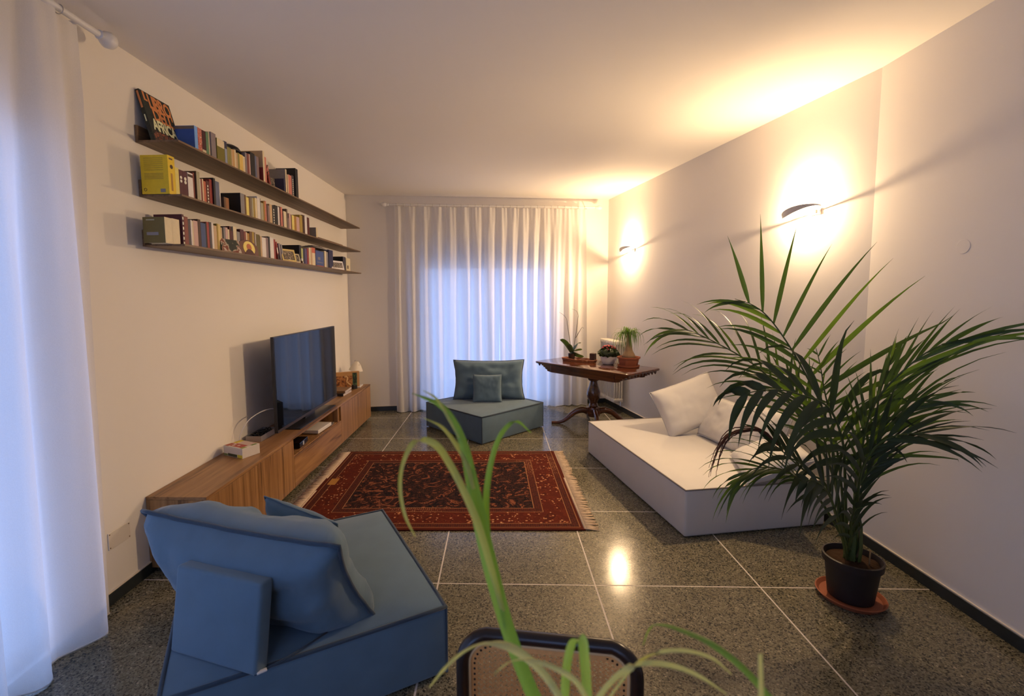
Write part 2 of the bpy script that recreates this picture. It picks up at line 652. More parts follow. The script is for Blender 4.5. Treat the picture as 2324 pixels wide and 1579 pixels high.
M['strap1'] = leaf_mat('strap_leaf_olive', (0.50, 0.46, 0.13), 0.30)
M['strap2'] = leaf_mat('strap_leaf_bright', (0.38, 0.52, 0.12), 0.30)
M['strap3'] = leaf_mat('strap_leaf_pale', (0.64, 0.56, 0.25), 0.30)
M['lamp_shell'] = plain('lamp_white_metal', (0.58, 0.55, 0.53), 0.45, noise_amt=0.01)
M['bulb'] = plain('bulb', (1, 0.9, 0.7), 0.5, emit=(1.0, 0.78, 0.5, 60.0))
M['cane'] = plain('woven_cane', (0.82, 0.43, 0.15), 0.55, 0.35, noise_amt=0.18, nscale=70)
M['cane_rim'] = plain('cane_rim', (0.75, 0.50, 0.24), 0.5, 0.35, noise_amt=0.1, nscale=60)
M['black_wood'] = plain('black_stained_wood', (0.018, 0.010, 0.009), 0.28, 0.5, noise_amt=0.1)
M['chrome'] = plain('chrome_tube', (0.75, 0.75, 0.76), 0.12, metal=1.0, noise_amt=0.0)
M['radiator'] = plain('radiator_enamel', (0.76, 0.71, 0.62), 0.35, noise_amt=0.02)

# ------------------------------------------------------------------ the room
XL, XR, ZC = -2.134, 2.430, 3.085
YF = -1.9
KINK = (XR, 3.175)
RC = (1.656, 7.218)
BLY = 6.620
ROOM = [(XL, YF), (XR, YF), KINK, RC, (XL, BLY)]


def struct(o, label, cat):
    o['kind'] = 'structure'
    o['label'] = label
    o['category'] = cat
    return o


def clip_poly(poly, room):
    out = poly
    n = len(room)
    for i in range(n):
        a, b = room[i], room[(i + 1) % n]
        src, out = out, []
        if not src:
            return []

        def ins(p):
            return (b[0] - a[0]) * (p[1] - a[1]) - (b[1] - a[1]) * (p[0] - a[0]) >= -1e-9
        for k in range(len(src)):
            p, q = src[k], src[(k + 1) % len(src)]
            ip, iq = ins(p), ins(q)
            if ip:
                out.append(p)
            if ip != iq:
                d1 = (b[0] - a[0]) * (p[1] - a[1]) - (b[1] - a[1]) * (p[0] - a[0])
                d2 = (b[0] - a[0]) * (q[1] - a[1]) - (b[1] - a[1]) * (q[0] - a[0])
                t = d1 / (d1 - d2)
                out.append((p[0] + (q[0] - p[0]) * t, p[1] + (q[1] - p[1]) * t))
    return out


flo = obj('floor', prism(B(), ROOM, -0.08, -0.0008), M['grout'])
struct(flo, 'polished dark terrazzo floor in large squares with white joints', 'floor')
cxs = [XL - 0.05, -1.268, -0.362, 0.548, 1.483, XR + 0.05]
rys = [YF, -1.10, -0.179, 0.743, 1.664, 2.585, 3.516, 4.430, 5.357, 6.284, 7.25]
GAP = 0.0045
for i in range(len(cxs) - 1):
    for j in range(len(rys) - 1):
        poly = clip_poly([(cxs[i] + GAP, rys[j] + GAP), (cxs[i + 1] - GAP, rys[j] + GAP), (cxs[i + 1] - GAP, rys[j + 1] - GAP), (cxs[i] + GAP, rys[j + 1] - GAP)], ROOM)
        if len(poly) < 3:
            continue
        bm = prism(B(), poly, -0.03, 0.0)
        obj('tile', bm, M['terrazzo'], flo)

# ceiling
struct(obj('ceiling', prism(B(), [(XL - .12, YF - .12), (XR + .12, YF - .12), (KINK[0] + .12, KINK[1]), (RC[0] + .15, RC[1] + .2), (XL - .12, BLY + .1)], ZC, ZC + .12), M['ceiling']), 'plain off-white ceiling', 'ceiling')

# left wall with a window opening beside the camera
LW0, LW1, LWT = -1.20, 2.12, 2.45
bm = B()
box(bm, XL - .12, XL, YF - .12, LW0, -.08, ZC)
box(bm, XL - .12, XL, LW1, BLY + .1, -.08, ZC)
box(bm, XL - .12, XL, LW0, LW1, LWT, ZC)
struct(obj('wall_left', bm, M['wall']), 'off-white wall on the left behind the shelves', 'wall')
FW0, FW1, FWB, FWT = -1.95, -0.10, 0.30, 2.45  # opening for the added fill window, out of view
bm = B()
box(bm, XL - .12, FW0, YF - .12, YF, -.08, ZC)
box(bm, FW1, XR + .12, YF - .12, YF, -.08, ZC)
box(bm, FW0, FW1, YF - .12, YF, -.08, FWB)
box(bm, FW0, FW1, YF - .12, YF, FWT, ZC)
struct(obj('wall_front', bm, M['wall']), 'off-white wall behind the viewer', 'wall')
struct(boxm('wall_right_front', XR, XR + .12, YF, KINK[1], -.08, ZC, M['wall']), 'off-white wall on the right behind the palm', 'wall')


def along(a, b, name, t=0.12, z0=-.08, z1=ZC, mat=None, holes=None, out=1):
    """Wall slab from a to b; local x along the wall, local y outwards."""
    a, b = Vector((*a, 0)), Vector((*b, 0))
    L = (b - a).length
    u = (b - a).normalized()
    n = Vector((u.y, -u.x, 0)) * out
    bm = B()
    xs = [0, L]
    if holes:
        x0, x1, zt = holes
        box(bm, 0, x0, 0, t, z0, z1)
        box(bm, x1, L, 0, t, z0, z1)
        box(bm, x0, x1, 0, t, zt, z1)
    else:
        box(bm, 0, L, 0, t, z0, z1)
    o = obj(name, bm, mat or M['wall'])
    o.matrix_world = basis(a, u, n, V(0, 0, 1))
    return o, a, u, n, L


# right wall leans inwards towards the back
wr, wr_a, wr_u, wr_n, wr_L = along(KINK, RC, 'wall_right')
struct(wr, 'off-white wall on the right carrying two wall lamps', 'wall')
# back wall with the balcony door opening
_bu = (Vector((*RC, 0)) - Vector((XL, BLY, 0))).normalized()
BW0 = (-1.13 - XL) / _bu.x
BW1 = (0.87 - XL) / _bu.x
wb, wb_a, wb_u, wb_n, wb_L = along((XL, BLY), RC, 'wall_back', holes=(BW0, BW1, 2.50), out=-1)
struct(wb, 'off-white end wall with the curtained balcony door', 'wall')


def rw(s, d=0.0, z=0.0):
    """Point on the right wall: s along from the kink, d into the room."""
    return wr_a + wr_u * s - wr_n * d + V(0, 0, z)


def bw(s, d=0.0, z=0.0):
    return wb_a + wb_u * s - wb_n * d + V(0, 0, z)


def baseboard(name, a, b, inward, h=0.068, t=0.014):
    a, b = Vector((*a, 0)), Vector((*b, 0))
    u = (b - a).normalized()
    n = Vector((*inward, 0))
    n = (n - u * n.dot(u)).normalized()
    bm = B()
    box(bm, 0, (b - a).length, 0, t, 0, h, 0.002, 1)
    o = obj(name, bm, M['skirting'])
    o.matrix_world = basis(a, u, n, V(0, 0, 1))
    bm = B()
    box(bm, 0, (b - a).length, 0, t * 0.75, h, h + 0.006)
    obj('top_edge', bm, M['plaster_edge'], o)
    return struct(o, 'dark slate skirting along the ' + name.split('_', 1)[1].replace('_', ' ') + ' wall', 'skirting')


baseboard('baseboard_left', (XL, LW1), (XL, BLY), (1, 0))
baseboard('baseboard_right_front', (XR, YF), KINK, (-1, 0))
baseboard('baseboard_right', KINK, RC, (-1, -.2))
_p = bw(BW0)
baseboard('baseboard_back_left', (XL, BLY), (_p.x, _p.y), (0, -1))
_p = bw(BW1)
baseboard('baseboard_back_right', (_p.x, _p.y), RC, (0, -1))


def make_window(name, label, M_, w, h, panes, shutter=None):
    """Local x along the opening, local y outwards, z up, origin at the sill's left end."""
    fr = B()
    f = 0.06
    box(fr, 0, w, 0.03, 0.09, 0, f)
    box(fr, 0, w, 0.03, 0.09, h - f, h)
    for k in range(panes + 1):
        x = k * (w - f) / panes
        box(fr, x, x + f, 0.03, 0.09, f, h - f)
    o = obj('window_frame_tmp', fr, M['frame_white'])
    o.name = name
    o.matrix_world = M_
    struct(o, label, 'window')
    for k in range(panes):
        x0 = k * (w - f) / panes + f
        x1 = (k + 1) * (w - f) / panes
        boxm('pane', x0, x1, 0.056, 0.062, f, h - f, M['glass'], o)
    if shutter:
        bm = B()
        n = int((h - shutter) / 0.05)
        for i in range(n):
            z = shutter + i * 0.05
            box(bm, 0.01, w - 0.01, 0.095, 0.108, z, z + 0.047, 0.004, 1)
        obj('roller_shutter', bm, M['shutter'], o)
    return o


make_window('window_1', 'balcony door behind the white curtains, shutter partly lowered', basis(bw(BW0), wb_u, wb_n, V(0, 0, 1)), BW1 - BW0, 2.50, 2, 2.07)
make_window('window_2', 'window behind the left curtain', basis(V(XL, LW0, 0), V(0, 1, 0), V(-1, 0, 0), V(0, 0, 1)), LW1 - LW0, LWT, 4)


make_window('fill_window', 'unseen window added behind the viewer for cool fill light', basis(V(FW0, YF, FWB), V(1, 0, 0), V(0, -1, 0), V(0, 0, 1)), FW1 - FW0, FWT - FWB, 2)  # unseen, added to throw cool fill light on the foreground


def portal(name, c, u, v, n, w, h):
    ld = bpy.data.lights.new(name, 'AREA')
    ld.shape = 'RECTANGLE'
    ld.size, ld.size_y = w, h
    ld.cycles.is_portal = True
    o = bpy.data.objects.new(name, ld)
    link(o)
    o.matrix_world = basis(c, u, v, n)
    return o


portal('window_portal', bw((BW0 + BW1) / 2, -.16, 1.25), wb_u, V(0, 0, 1), wb_n, BW1 - BW0, 2.5)
portal('window_portal', V(XL - .16, (LW0 + LW1) / 2, LWT / 2), V(0, 1, 0), V(0, 0, 1), V(-1, 0, 0), LW1 - LW0, LWT)

portal('window_portal', V((FW0 + FW1) / 2, YF - .16, (FWB + FWT) / 2), V(1, 0, 0), V(0, 0, 1), V(0, -1, 0), FW1 - FW0, FWT - FWB)  # sampling portal of the added fill window

# ------------------------------------------------------------------ curtains
def make_curtain(name, label, M_, w, zt, zb, folds, amp, seed, mat, nv=34, per=14, flare=0.0, group=None):
    """Local x along the rod, y out of the wall towards the room, z up."""
    r = random.Random(seed)
    nu = int(folds * per)
    bm = B()
    ph = [r.uniform(-1.0, 1.0) for _ in range(folds + 3)]
    am = [r.uniform(0.40, 1.25) for _ in range(folds + 3)]
    grid = []
    for j in range(nv + 1):
        t = j / nv
        z = zt + (zb - zt) * t
        row = []
        for i in range(nu + 1):
            s = i / nu
            k = s * folds
            ki = int(k)
            kf = k - ki
            a = am[ki] * (1 - kf) + am[ki + 1] * kf
            p = ph[ki] * (1 - kf) + ph[ki + 1] * kf
            top = max(0.0, 1 - t / 0.12)
            y = amp * a * (0.35 + 0.65 * min(1, t * 2.2)) * math.sin(2 * PI * k + p * min(1, t * 3))
            y += 0.010 * top * math.sin(2 * PI * k * 2.6 + seed)
            y += 0.006 * math.sin(2 * PI * k * 2.1 + 3 * t + seed) * (1 - top)
            x = w * s + 0.018 * math.sin(2 * PI * k * 0.5 + seed + 2.5 * t) * t + flare * t * (s - 0.5)
            row.append(bm.verts.new((x, y, z + 0.006 * math.sin(2 * PI * k * 0.37 + seed) * t)))
        grid.append(row)
    for j in range(nv):
        for i in range(nu):
            bm.faces.new((grid[j][i], grid[j][i + 1], grid[j + 1][i + 1], grid[j + 1][i]))
    hem = [v.co.copy() for v in grid[-1]]
    head = [v.co.copy() for v in grid[0]]
    o = obj(name, bm, mat, None, True)
    o.matrix_world = M_
    tag(o, label, 'curtain', group)
    obj('hem', tube(B(), hem[::2], 0.004, 5), mat, o, True)
    return o


ROD_D = 0.13
cu0 = (-1.47 - XL) / wb_u.x
cu1 = (-0.015 - XL) / wb_u.x
cu2 = (1.27 - XL) / wb_u.x
for s0, s1, f, sd, lab in ((cu0, cu1 + .01, 8, 3, 'long sheer white curtain on the left half of the balcony door'), (cu1 + .012, cu2, 8, 5, 'long sheer white curtain on the right half, beside the mahogany table')):
    make_curtain('sheer_curtain', lab, basis(bw(s0, ROD_D), wb_u, -wb_n, V(0, 0, 1)), s1 - s0, 2.915, 0.012, f, 0.048, sd, M['curtain'], flare=0.03, group='sheer curtains of the balcony door')


def make_rod(name, label, M_, L, rings, z=0.0, r=0.014, knob=0.034):
    o = thing(name, label, 'curtain rod')
    o.matrix_world = M_
    obj('rail', tube(B(), [(0, 0, 0), (L, 0, 0)], r, 14), M['rod'], o, True, 40)
    for x, s in ((0, -1), (L, 1)):
        bm = B()
        pr = [(r * 1.1, 0), (r * 1.5, .006), (r * 1.1, .014), (r * 1.2, .02), (knob * .8, .036), (knob, .058), (knob * .85, .085), (knob * .45, .104), (.002, .11)]
        lathe(bm, pr, 20)
        k = obj('finial', bm, M['rod'], o, True, 50)
        k.matrix_parent_inverse = Matrix.Identity(4)
        k.matrix_local = Matrix.Translation((x, 0, 0)) @ Matrix.Rotation(s * PI / 2, 4, 'Y')
    for x in (0.10, L - 0.10):
        obj('bracket', tube(B(), [(x, -ROD_D, 0), (x, 0, 0)], 0.008, 8), M['rod'], o, True, 40)
    rm = None
    for x in rings:
        if rm is None:
            bm = tube(B(), [(0, 0.021 * math.cos(a), 0.021 * math.sin(a) - 0.004) for a in [2 * PI * i / 18 for i in range(18)]], 0.0022, 6, closed=True)
            q = obj('ring', bm, M['ring'], o, True)
            rm = q.data
        else:
            q = bpy.data.objects.new('ring', rm)
            link(q, o)
        q.location = (x, 0, 0)
    return o


rs0 = (-1.545 - XL) / wb_u.x
rs1 = (1.40 - XL) / wb_u.x
make_rod('curtain_rod', 'white curtain rod with ball ends above the balcony door', basis(bw(rs0, ROD_D, 2.94), wb_u, -wb_n, V(0, 0, 1)), rs1 - rs0, [cu0 - rs0 + .03 + i * (cu2 - cu0 - .06) / 27 for i in range(28)])
make_curtain('side_curtain', 'long white curtain hanging at the left edge beside the shelves', basis(V(XL + .125, -1.35, 0), V(0, 1, 0), V(1, 0, 0), V(0, 0, 1)), 3.655, 2.975, 0.012, 15, 0.060, 11, M['curtain_l'], flare=-0.05)
make_rod('curtain_rod', 'white curtain rod with a ball end at the upper left corner', basis(V(XL + .13, -1.42, 2.995), V(0, 1, 0), V(1, 0, 0), V(0, 0, 1)), 3.83, [.10 + i * .22 for i in range(17)], r=.016, knob=.042)

# ------------------------------------------------------------------ media cabinets
CT, CB = 0.480, 0.035
CX0, CX1 = XL + 0.004, -1.760
UY = [2.652, 3.852, 5.052, 6.252]
boxt = boxm('cabinet_top', CX0, CX1 + .002, UY[0], UY[3], CT - .020, CT, M['walnut_h'], None, 0.0015, 1)
tag(boxt, 'long walnut top panel running over the low cabinets', 'cabinet top')


def cabinet(y0, y1, label, kind):
    t = thing('low_cabinet', label, 'cabinet', (CX0, y0, 0), 0, 'low walnut cabinets under the television')
    w = y1 - y0
    d = CX1 - CX0
    zt = CT - .0205
    p = .018
    bm = B()
    box(bm, 0, d - p, 0.0005, p, CB, zt)
    box(bm, 0, d - p, w - p, w - .0005, CB, zt)
    box(bm, 0, d - p, p, w - p, CB, CB + p)
    box(bm, 0, .008, p, w - p, CB + p, zt)
    if kind == 'niche':
        box(bm, .008, d - p, p, w - p, .292, .306)
    obj('carcass', bm, M['walnut_v'], t)
    boxm('plinth', .02, d - .05, .03, w - .03, 0, CB, M['plinth'], t)
    if kind == 'doors':
        for k in range(2):
            boxm('door', d - p + .001, d, .0015 + k * w / 2, (k + 1) * w / 2 - .0015, CB, zt - .003, M['walnut_v'], t, .001, 1)
    else:
        boxm('drawer_front', d - p + .001, d, .0015, w - .0015, CB, .298, M['walnut_h'], t, .001, 1)
        boxm('post', d - .06, d, w - .10, w - .08, .306, zt, M['walnut_v'], t)
    return t


cabinet(UY[0], UY[1], 'low walnut cabinet nearest the blue seat, with plain doors', 'doors')
cabinet(UY[1], UY[2], 'low walnut cabinet under the television with an open niche over a drawer', 'niche')
cabinet(UY[2], UY[3], 'low walnut cabinet with plain doors at the far corner', 'doors')

# television
tv = thing('television', 'large black flat television standing on the walnut cabinets', 'television', (-1.875, 4.53, CT), 0)
TW, TH, TZ = 1.452, 0.815, 0.045
boxm('housing', -.022, .006, -TW / 2, TW / 2, TZ, TZ + TH, M['tv_black'], tv, .003, 2)
boxm('back_bulge', -.055, -.02, -TW * .36, TW * .36, TZ + .05, TZ + .42, M['tv_black'], tv, .012, 2)
boxm('screen', .0055, .0075, -TW / 2 + .010, TW / 2 - .010, TZ + .026, TZ + TH - .010, M['tv_screen'], tv)
boxm('chin', .0055, .009, -TW / 2, TW / 2, TZ, TZ + .022, plain('tv_chin', (0.05, 0.035, 0.028), 0.3), tv)
boxm('stand_foot', -.105, .085, -.46, .46, 0, .010, M['tv_black'], tv, .003, 2)
boxm('stand_neck', -.05, -.012, -.12, .12, .008, TZ + .08, M['tv_black'], tv, .004, 2)
cb = obj('television_cable', tube(B(), smooth_path([(-2.07, 3.575, CT + .006), (-2.065, 3.585, CT + .10), (-2.03, 3.66, CT + .20), (-1.97, 3.79, CT + .245), (-1.912, 3.92, CT + .235)], 8), 0.0042, 8), M['white_plastic'], None, True)
tag(cb, 'thin white cable arching up behind the television', 'cable')
tray_c = thing('cable_box', 'shallow dark tray of tangled cables behind the television', 'tray', (-2.03, 3.86, CT), 0)
bm = B()
box(bm, -.07, .06, -.14, .14, 0, .006)
for a in (-.07, .055):
    box(bm, a, a + .005, -.14, .14, .006, .045)
for a in (-.14, .135):
    box(bm, -.065, .055, a, a + .005, .006, .045)
obj('rim', bm, M['ring'], tray_c)
r2 = random.Random(4)
bm = B()
for k in range(7):
    pts = [(r2.uniform(-.055, .045), r2.uniform(-.12, .12), r2.uniform(.012, .055)) for _ in range(6)]
    tube(bm, smooth_path(pts, 5), .004, 6)
obj('cables', bm, M['tv_black'], tray_c, True)

# devices in the niche
nb = thing('set_top_box', 'black glossy box in the niche under the television', 'device', (-1.885, 4.16, .306), math.radians(4))
obj('case', box(B(), -.07, .08, -.11, .11, .004, .052, .006, 2), M['tv_screen'], nb)
boxm('front_strip', .0795, .082, -.03, .0, .012, .045, plain('silver_strip', (.5, .5, .55), .3), nb)
bm = B()
for x in (-.06, .06):
    for y in (-.09, .09):
        lathe(bm, [(.008, 0), (.008, .005)], 10, (x, y, 0))
obj('feet', bm, M['tv_black'], nb)
wd = thing('white_router', 'flat white box lying in the niche under the television', 'device', (-1.875, 4.66, .306), math.radians(-3))
obj('case', box(B(), -.08, .085, -.16, .16, .006, .042, .006, 2), M['white_plastic'], wd)
bm = B()
for x in (-.06, .06):
    for y in (-.12, .12):
        lathe(bm, [(.009, 0), (.009, .007)], 10, (x, y, 0))
obj('feet', bm, M['tv_black'], wd)
rc = thing('disc_case', 'thin dark case under the front of the white router', 'case', (-1.815, 4.86, .306), math.radians(8))
obj('shell', box(B(), -.03, .03, -.07, .07, 0, .010, .002, 1), plain('grey_case', (.22, .2, .2), .3), rc)

# printed carton on the cabinet
ct = thing('printed_carton', 'printed carton of white, red and yellow on the walnut cabinet', 'carton', (-1.965, 3.42, CT), math.radians(-24))
obj('body', box(B(), -.105, .105, -.075, .075, 0, .076, .002, 1), plain('carton_white', (.66, .60, .52), .5), ct)
pr = [('red_panel', -.055, .07, -.06, .0, (.42, .07, .05)), ('yellow_panel', -.1, -.06, -.0, .07, (.62, .47, .03)), ('pale_panel', -.05, .075, .005, .07, (.62, .45, .38)), ('red_corner', -.1, -.06, -.07, -.01, (.38, .08, .04)), ('green_leaf', .078, .10, .015, .06, (.16, .24, .04)), ('green_panel', .072, .1, -.07, -.03, (.28, .33, .07))]
for n_, a0, a1, b0, b1, c in pr:
    boxm(n_, a0, a1, b0, b1, .0755, .0768, plain(n_, c, .5), ct)
for x, y in ((-.03, -.045), (.01, -.03), (-.045, -.02)):
    obj('flower_print', lathe(B(), [(.011, 0), (.011, .0006)], 14, (x, y, .0768)), plain('flower_print', (.68, .52, .46), .5), ct)
for n_, a0, a1, z0, z1, c in (('yellow_band', .05, .1035, .002, .026, (.62, .54, .05)), ('dark_band', -.055, .045, .004, .024, (.05, .06, .03)), ('green_band', -.1, -.06, .004, .018, (.22, .26, .07)), ('white_band', -.1, .1, .030, .064, (.62, .56, .50))):
    boxm(n_, a0, a1, -.0762, -.0745, z0, z1, plain(n_, c, .5), ct)

# things at the far end of the cabinets
pb = thing('picture_book', 'square picture book with animals and a green stripe, behind the television', 'book', (-1.985, 5.96, CT), math.radians(24))
# local x across the cover, y thickness, cover faces -y
obj('cover', box(B(), -.14, .16, -.012, .03, 0, .215, .002, 1), plain('picture_cover', (.50, .27, .10), .5), pb)
boxm('page_edge', .1605, .163, -.01, .028, .004, .21, plain('page_edge', (.6, .5, .38), .7), pb)
boxm('green_stripe', .075, .13, -.0135, -.0118, .02, .20, patch_mat('green_stripe', [(.01, .015, .01), (.03, .07, .03), (.10, .16, .06), (.01, .02, .012)], 26, 1.0), pb)
boxm('brown_panel', -.13, .07, -.0135, -.0118, .012, .165, patch_mat('brown_panel', [(.10, .03, .012), (.30, .11, .03), (.45, .20, .06), (.16, .05, .02)], 17, 3.0), pb)
bm = tube(B(), smooth_path([(-.03, -.0142, .15), (.0, -.0142, .155), (.01, -.0142, .13), (.0, -.0142, .09), (.03, -.0142, .055), (.06, -.0142, .03)], 5), [.012] * 6 + [.010] * 20, 8)
bmesh.ops.scale(bm, vec=(1, .1, 1), verts=bm.verts[:], space=Matrix.Translation((0, .0142, 0)))
obj('animal_print', bm, plain('animal_print', (.62, .38, .17), .5), pb, True)
for k, (z, w_, lab, c) in enumerate(((0, .16, 'black boxed case with pale edge, lower of two beside the television', (.02, .017, .016)), (.032, .165, 'brown patterned case with pale edge, upper of two beside the television', (.16, .085, .035)))):
    o = thing('flat_case', lab, 'case', (-1.955 + .006 * k, 5.60 + .01 * k, CT + z), math.radians(-3 + 5 * k), 'flat cases stacked beside the television')
    obj('body', box(B(), -.10, .095, -w_ / 2 - .05, w_ / 2 + .05, 0, .031, .002, 1), plain('case_body', c, .4), o)
    boxm('pale_edge', .0955, .0975, -w_ / 2 - .05, w_ / 2 + .05, .003, .028, plain('case_edge', (.55, .48, .44), .5), o)
sk = thing('small_block', 'small black cube near the end of the walnut cabinets', 'block', (-1.875, 5.93, CT), math.radians(-45))
obj('cube', box(B(), -.027, .027, -.027, .027, 0, .05, .003, 2), M['tv_black'], sk)
rm_ = thing('white_remote', 'slim white bar lying at the far end of the walnut cabinets', 'remote control', (-1.845, 6.08, CT), math.radians(4))
obj('body', box(B(), -.02, .02, -.09, .09, 0, .016, .005, 2), M['white_plastic'], rm_)

lp = thing('table_lamp', 'small white table lamp with tilted cone shade at the far corner', 'lamp', (-1.945, 6.17, CT), 0)
obj('base', lathe(B(), [(.047, 0), (.047, .006), (.040, .03), (.028, .085), (.0155, .13), (.012, .16), (.016, .18), (.028, .20)], 28), M['ceramic'], lp, True, 50)
bm = lathe(B(), [(.092, .0), (.090, .006), (.058, .07), (.018, .118), (.014, .122)], 30, cap=False)
sh = obj('shade', bm, plain('lamp_shade', (.72, .66, .55), .6), lp, True, 60)
sh.location = (0.02, 0, .205)
sh.rotation_euler = (0, math.radians(10), 0)
obj('finial', lathe(B(), [(.006, 0), (.008, .006), (.004, .018), (.001, .02)], 12, (.015, 0, .326)), M['ring'], lp, True)
obj('shade_clip', box(B(), .062, .078, -.03, -.006, .272, .282, .002, 1), plain('brass_clip', (.3, .2, .06), .4, metal=.6), lp)

# ------------------------------------------------------------------ wall shelves and books
SY0, SY1 = 2.777, 6.385
SXF = -1.875
ST = 0.012
SZ = [2.585, 2.272, 1.980]
SNAME = ['top', 'middle', 'lowest']
for z, nm in zip(SZ, SNAME):
    s = thing('wall_shelf', nm + ' of three long walnut wall shelves', 'shelf', (XL + .001, SY0, z), 0, 'three wall shelves')
    boxm('plate', 0, SXF - XL, 0, SY1 - SY0, 0, ST, M['shelf'], s, .001, 1)
    boxm('back_rail', 0, .016, 0, SY1 - SY0, ST, .100, M['shelf'], s, .001, 1)

TOP_ROW=[
(3.036, 3.067, 0.171, -1.94, 'light blue', {'cov': 'blue', 'd': 0.2}),
(3.068, 3.11, 0.172, -1.94, 'red patterned', {}),
(3.111, 3.151, 0.171, -1.94, 'dark maroon', {'band': ('cream', 0.0, 0.28)}),
(3.154, 3.179, 0.174, -1.94, 'green', {}),
(3.182, 3.194, 0.183, -1.94, 'cream', {}),
(3.195, 3.248, 0.186, -1.93, 'mauve grey', {}),
(3.249, 3.339, 0.165, -1.925, 'olive and cream', {'band': ('cream', 0.68, 1.0)}),
(3.368, 3.396, 0.181, -1.94, 'blue white', {'band': ('navy', 0.72, 1.0)}),
(3.398, 3.422, 0.152, -1.94, 'olive green', {}),
(3.423, 3.449, 0.152, -1.94, 'olive green', {}),
(3.45, 3.467, 0.15, -1.94, 'tan', {}),
(3.468, 3.49, 0.155, -1.94, 'orange tan', {}),
(3.491, 3.51, 0.159, -1.94, 'cream', {}),
(3.511, 3.532, 0.143, -1.94, 'tan', {}),
(3.534, 3.556, 0.15, -1.94, 'olive green', {}),
(3.558, 3.581, 0.147, -1.94, 'yellow', {}),
(3.582, 3.605, 0.149, -1.94, 'yellow', {}),
(3.606, 3.634, 0.145, -1.94, 'cream', {}),
(3.638, 3.664, 0.184, -1.94, 'mauve grey', {}),
(3.666, 3.694, 0.184, -1.94, 'red brown', {}),
(3.695, 3.712, 0.187, -1.94, 'pink', {}),
(3.715, 3.783, 0.21, -1.94, 'black', {}),
(3.784, 3.807, 0.2, -1.94, 'blue grey', {}),
(3.808, 3.846, 0.203, -1.94, 'mauve', {}),
(3.875, 3.902, 0.265, -1.92, 'cream', {'cov': 'tan', 'd': 0.2, 'band': ('red', 0, 0.5, 'cov')}),
(3.939, 3.971, 0.237, -1.94, 'salmon', {}),
(4.266, 4.291, 0.138, -1.93, 'navy', {'d': 0.2}),
(4.324, 4.349, 0.237, -1.94, 'cream', {'cov': 'grey', 'd': 0.17}),
(4.35, 4.361, 0.195, -1.94, 'dark red', {}),
(4.363, 4.381, 0.199, -1.94, 'cream', {}),
(4.383, 4.45, 0.205, -1.94, 'salmon', {}),
(4.454, 4.502, 0.216, -1.94, 'dark grey', {'marks': 1}),
(4.503, 4.56, 0.292, -1.925, 'black', {'d': 0.21})]
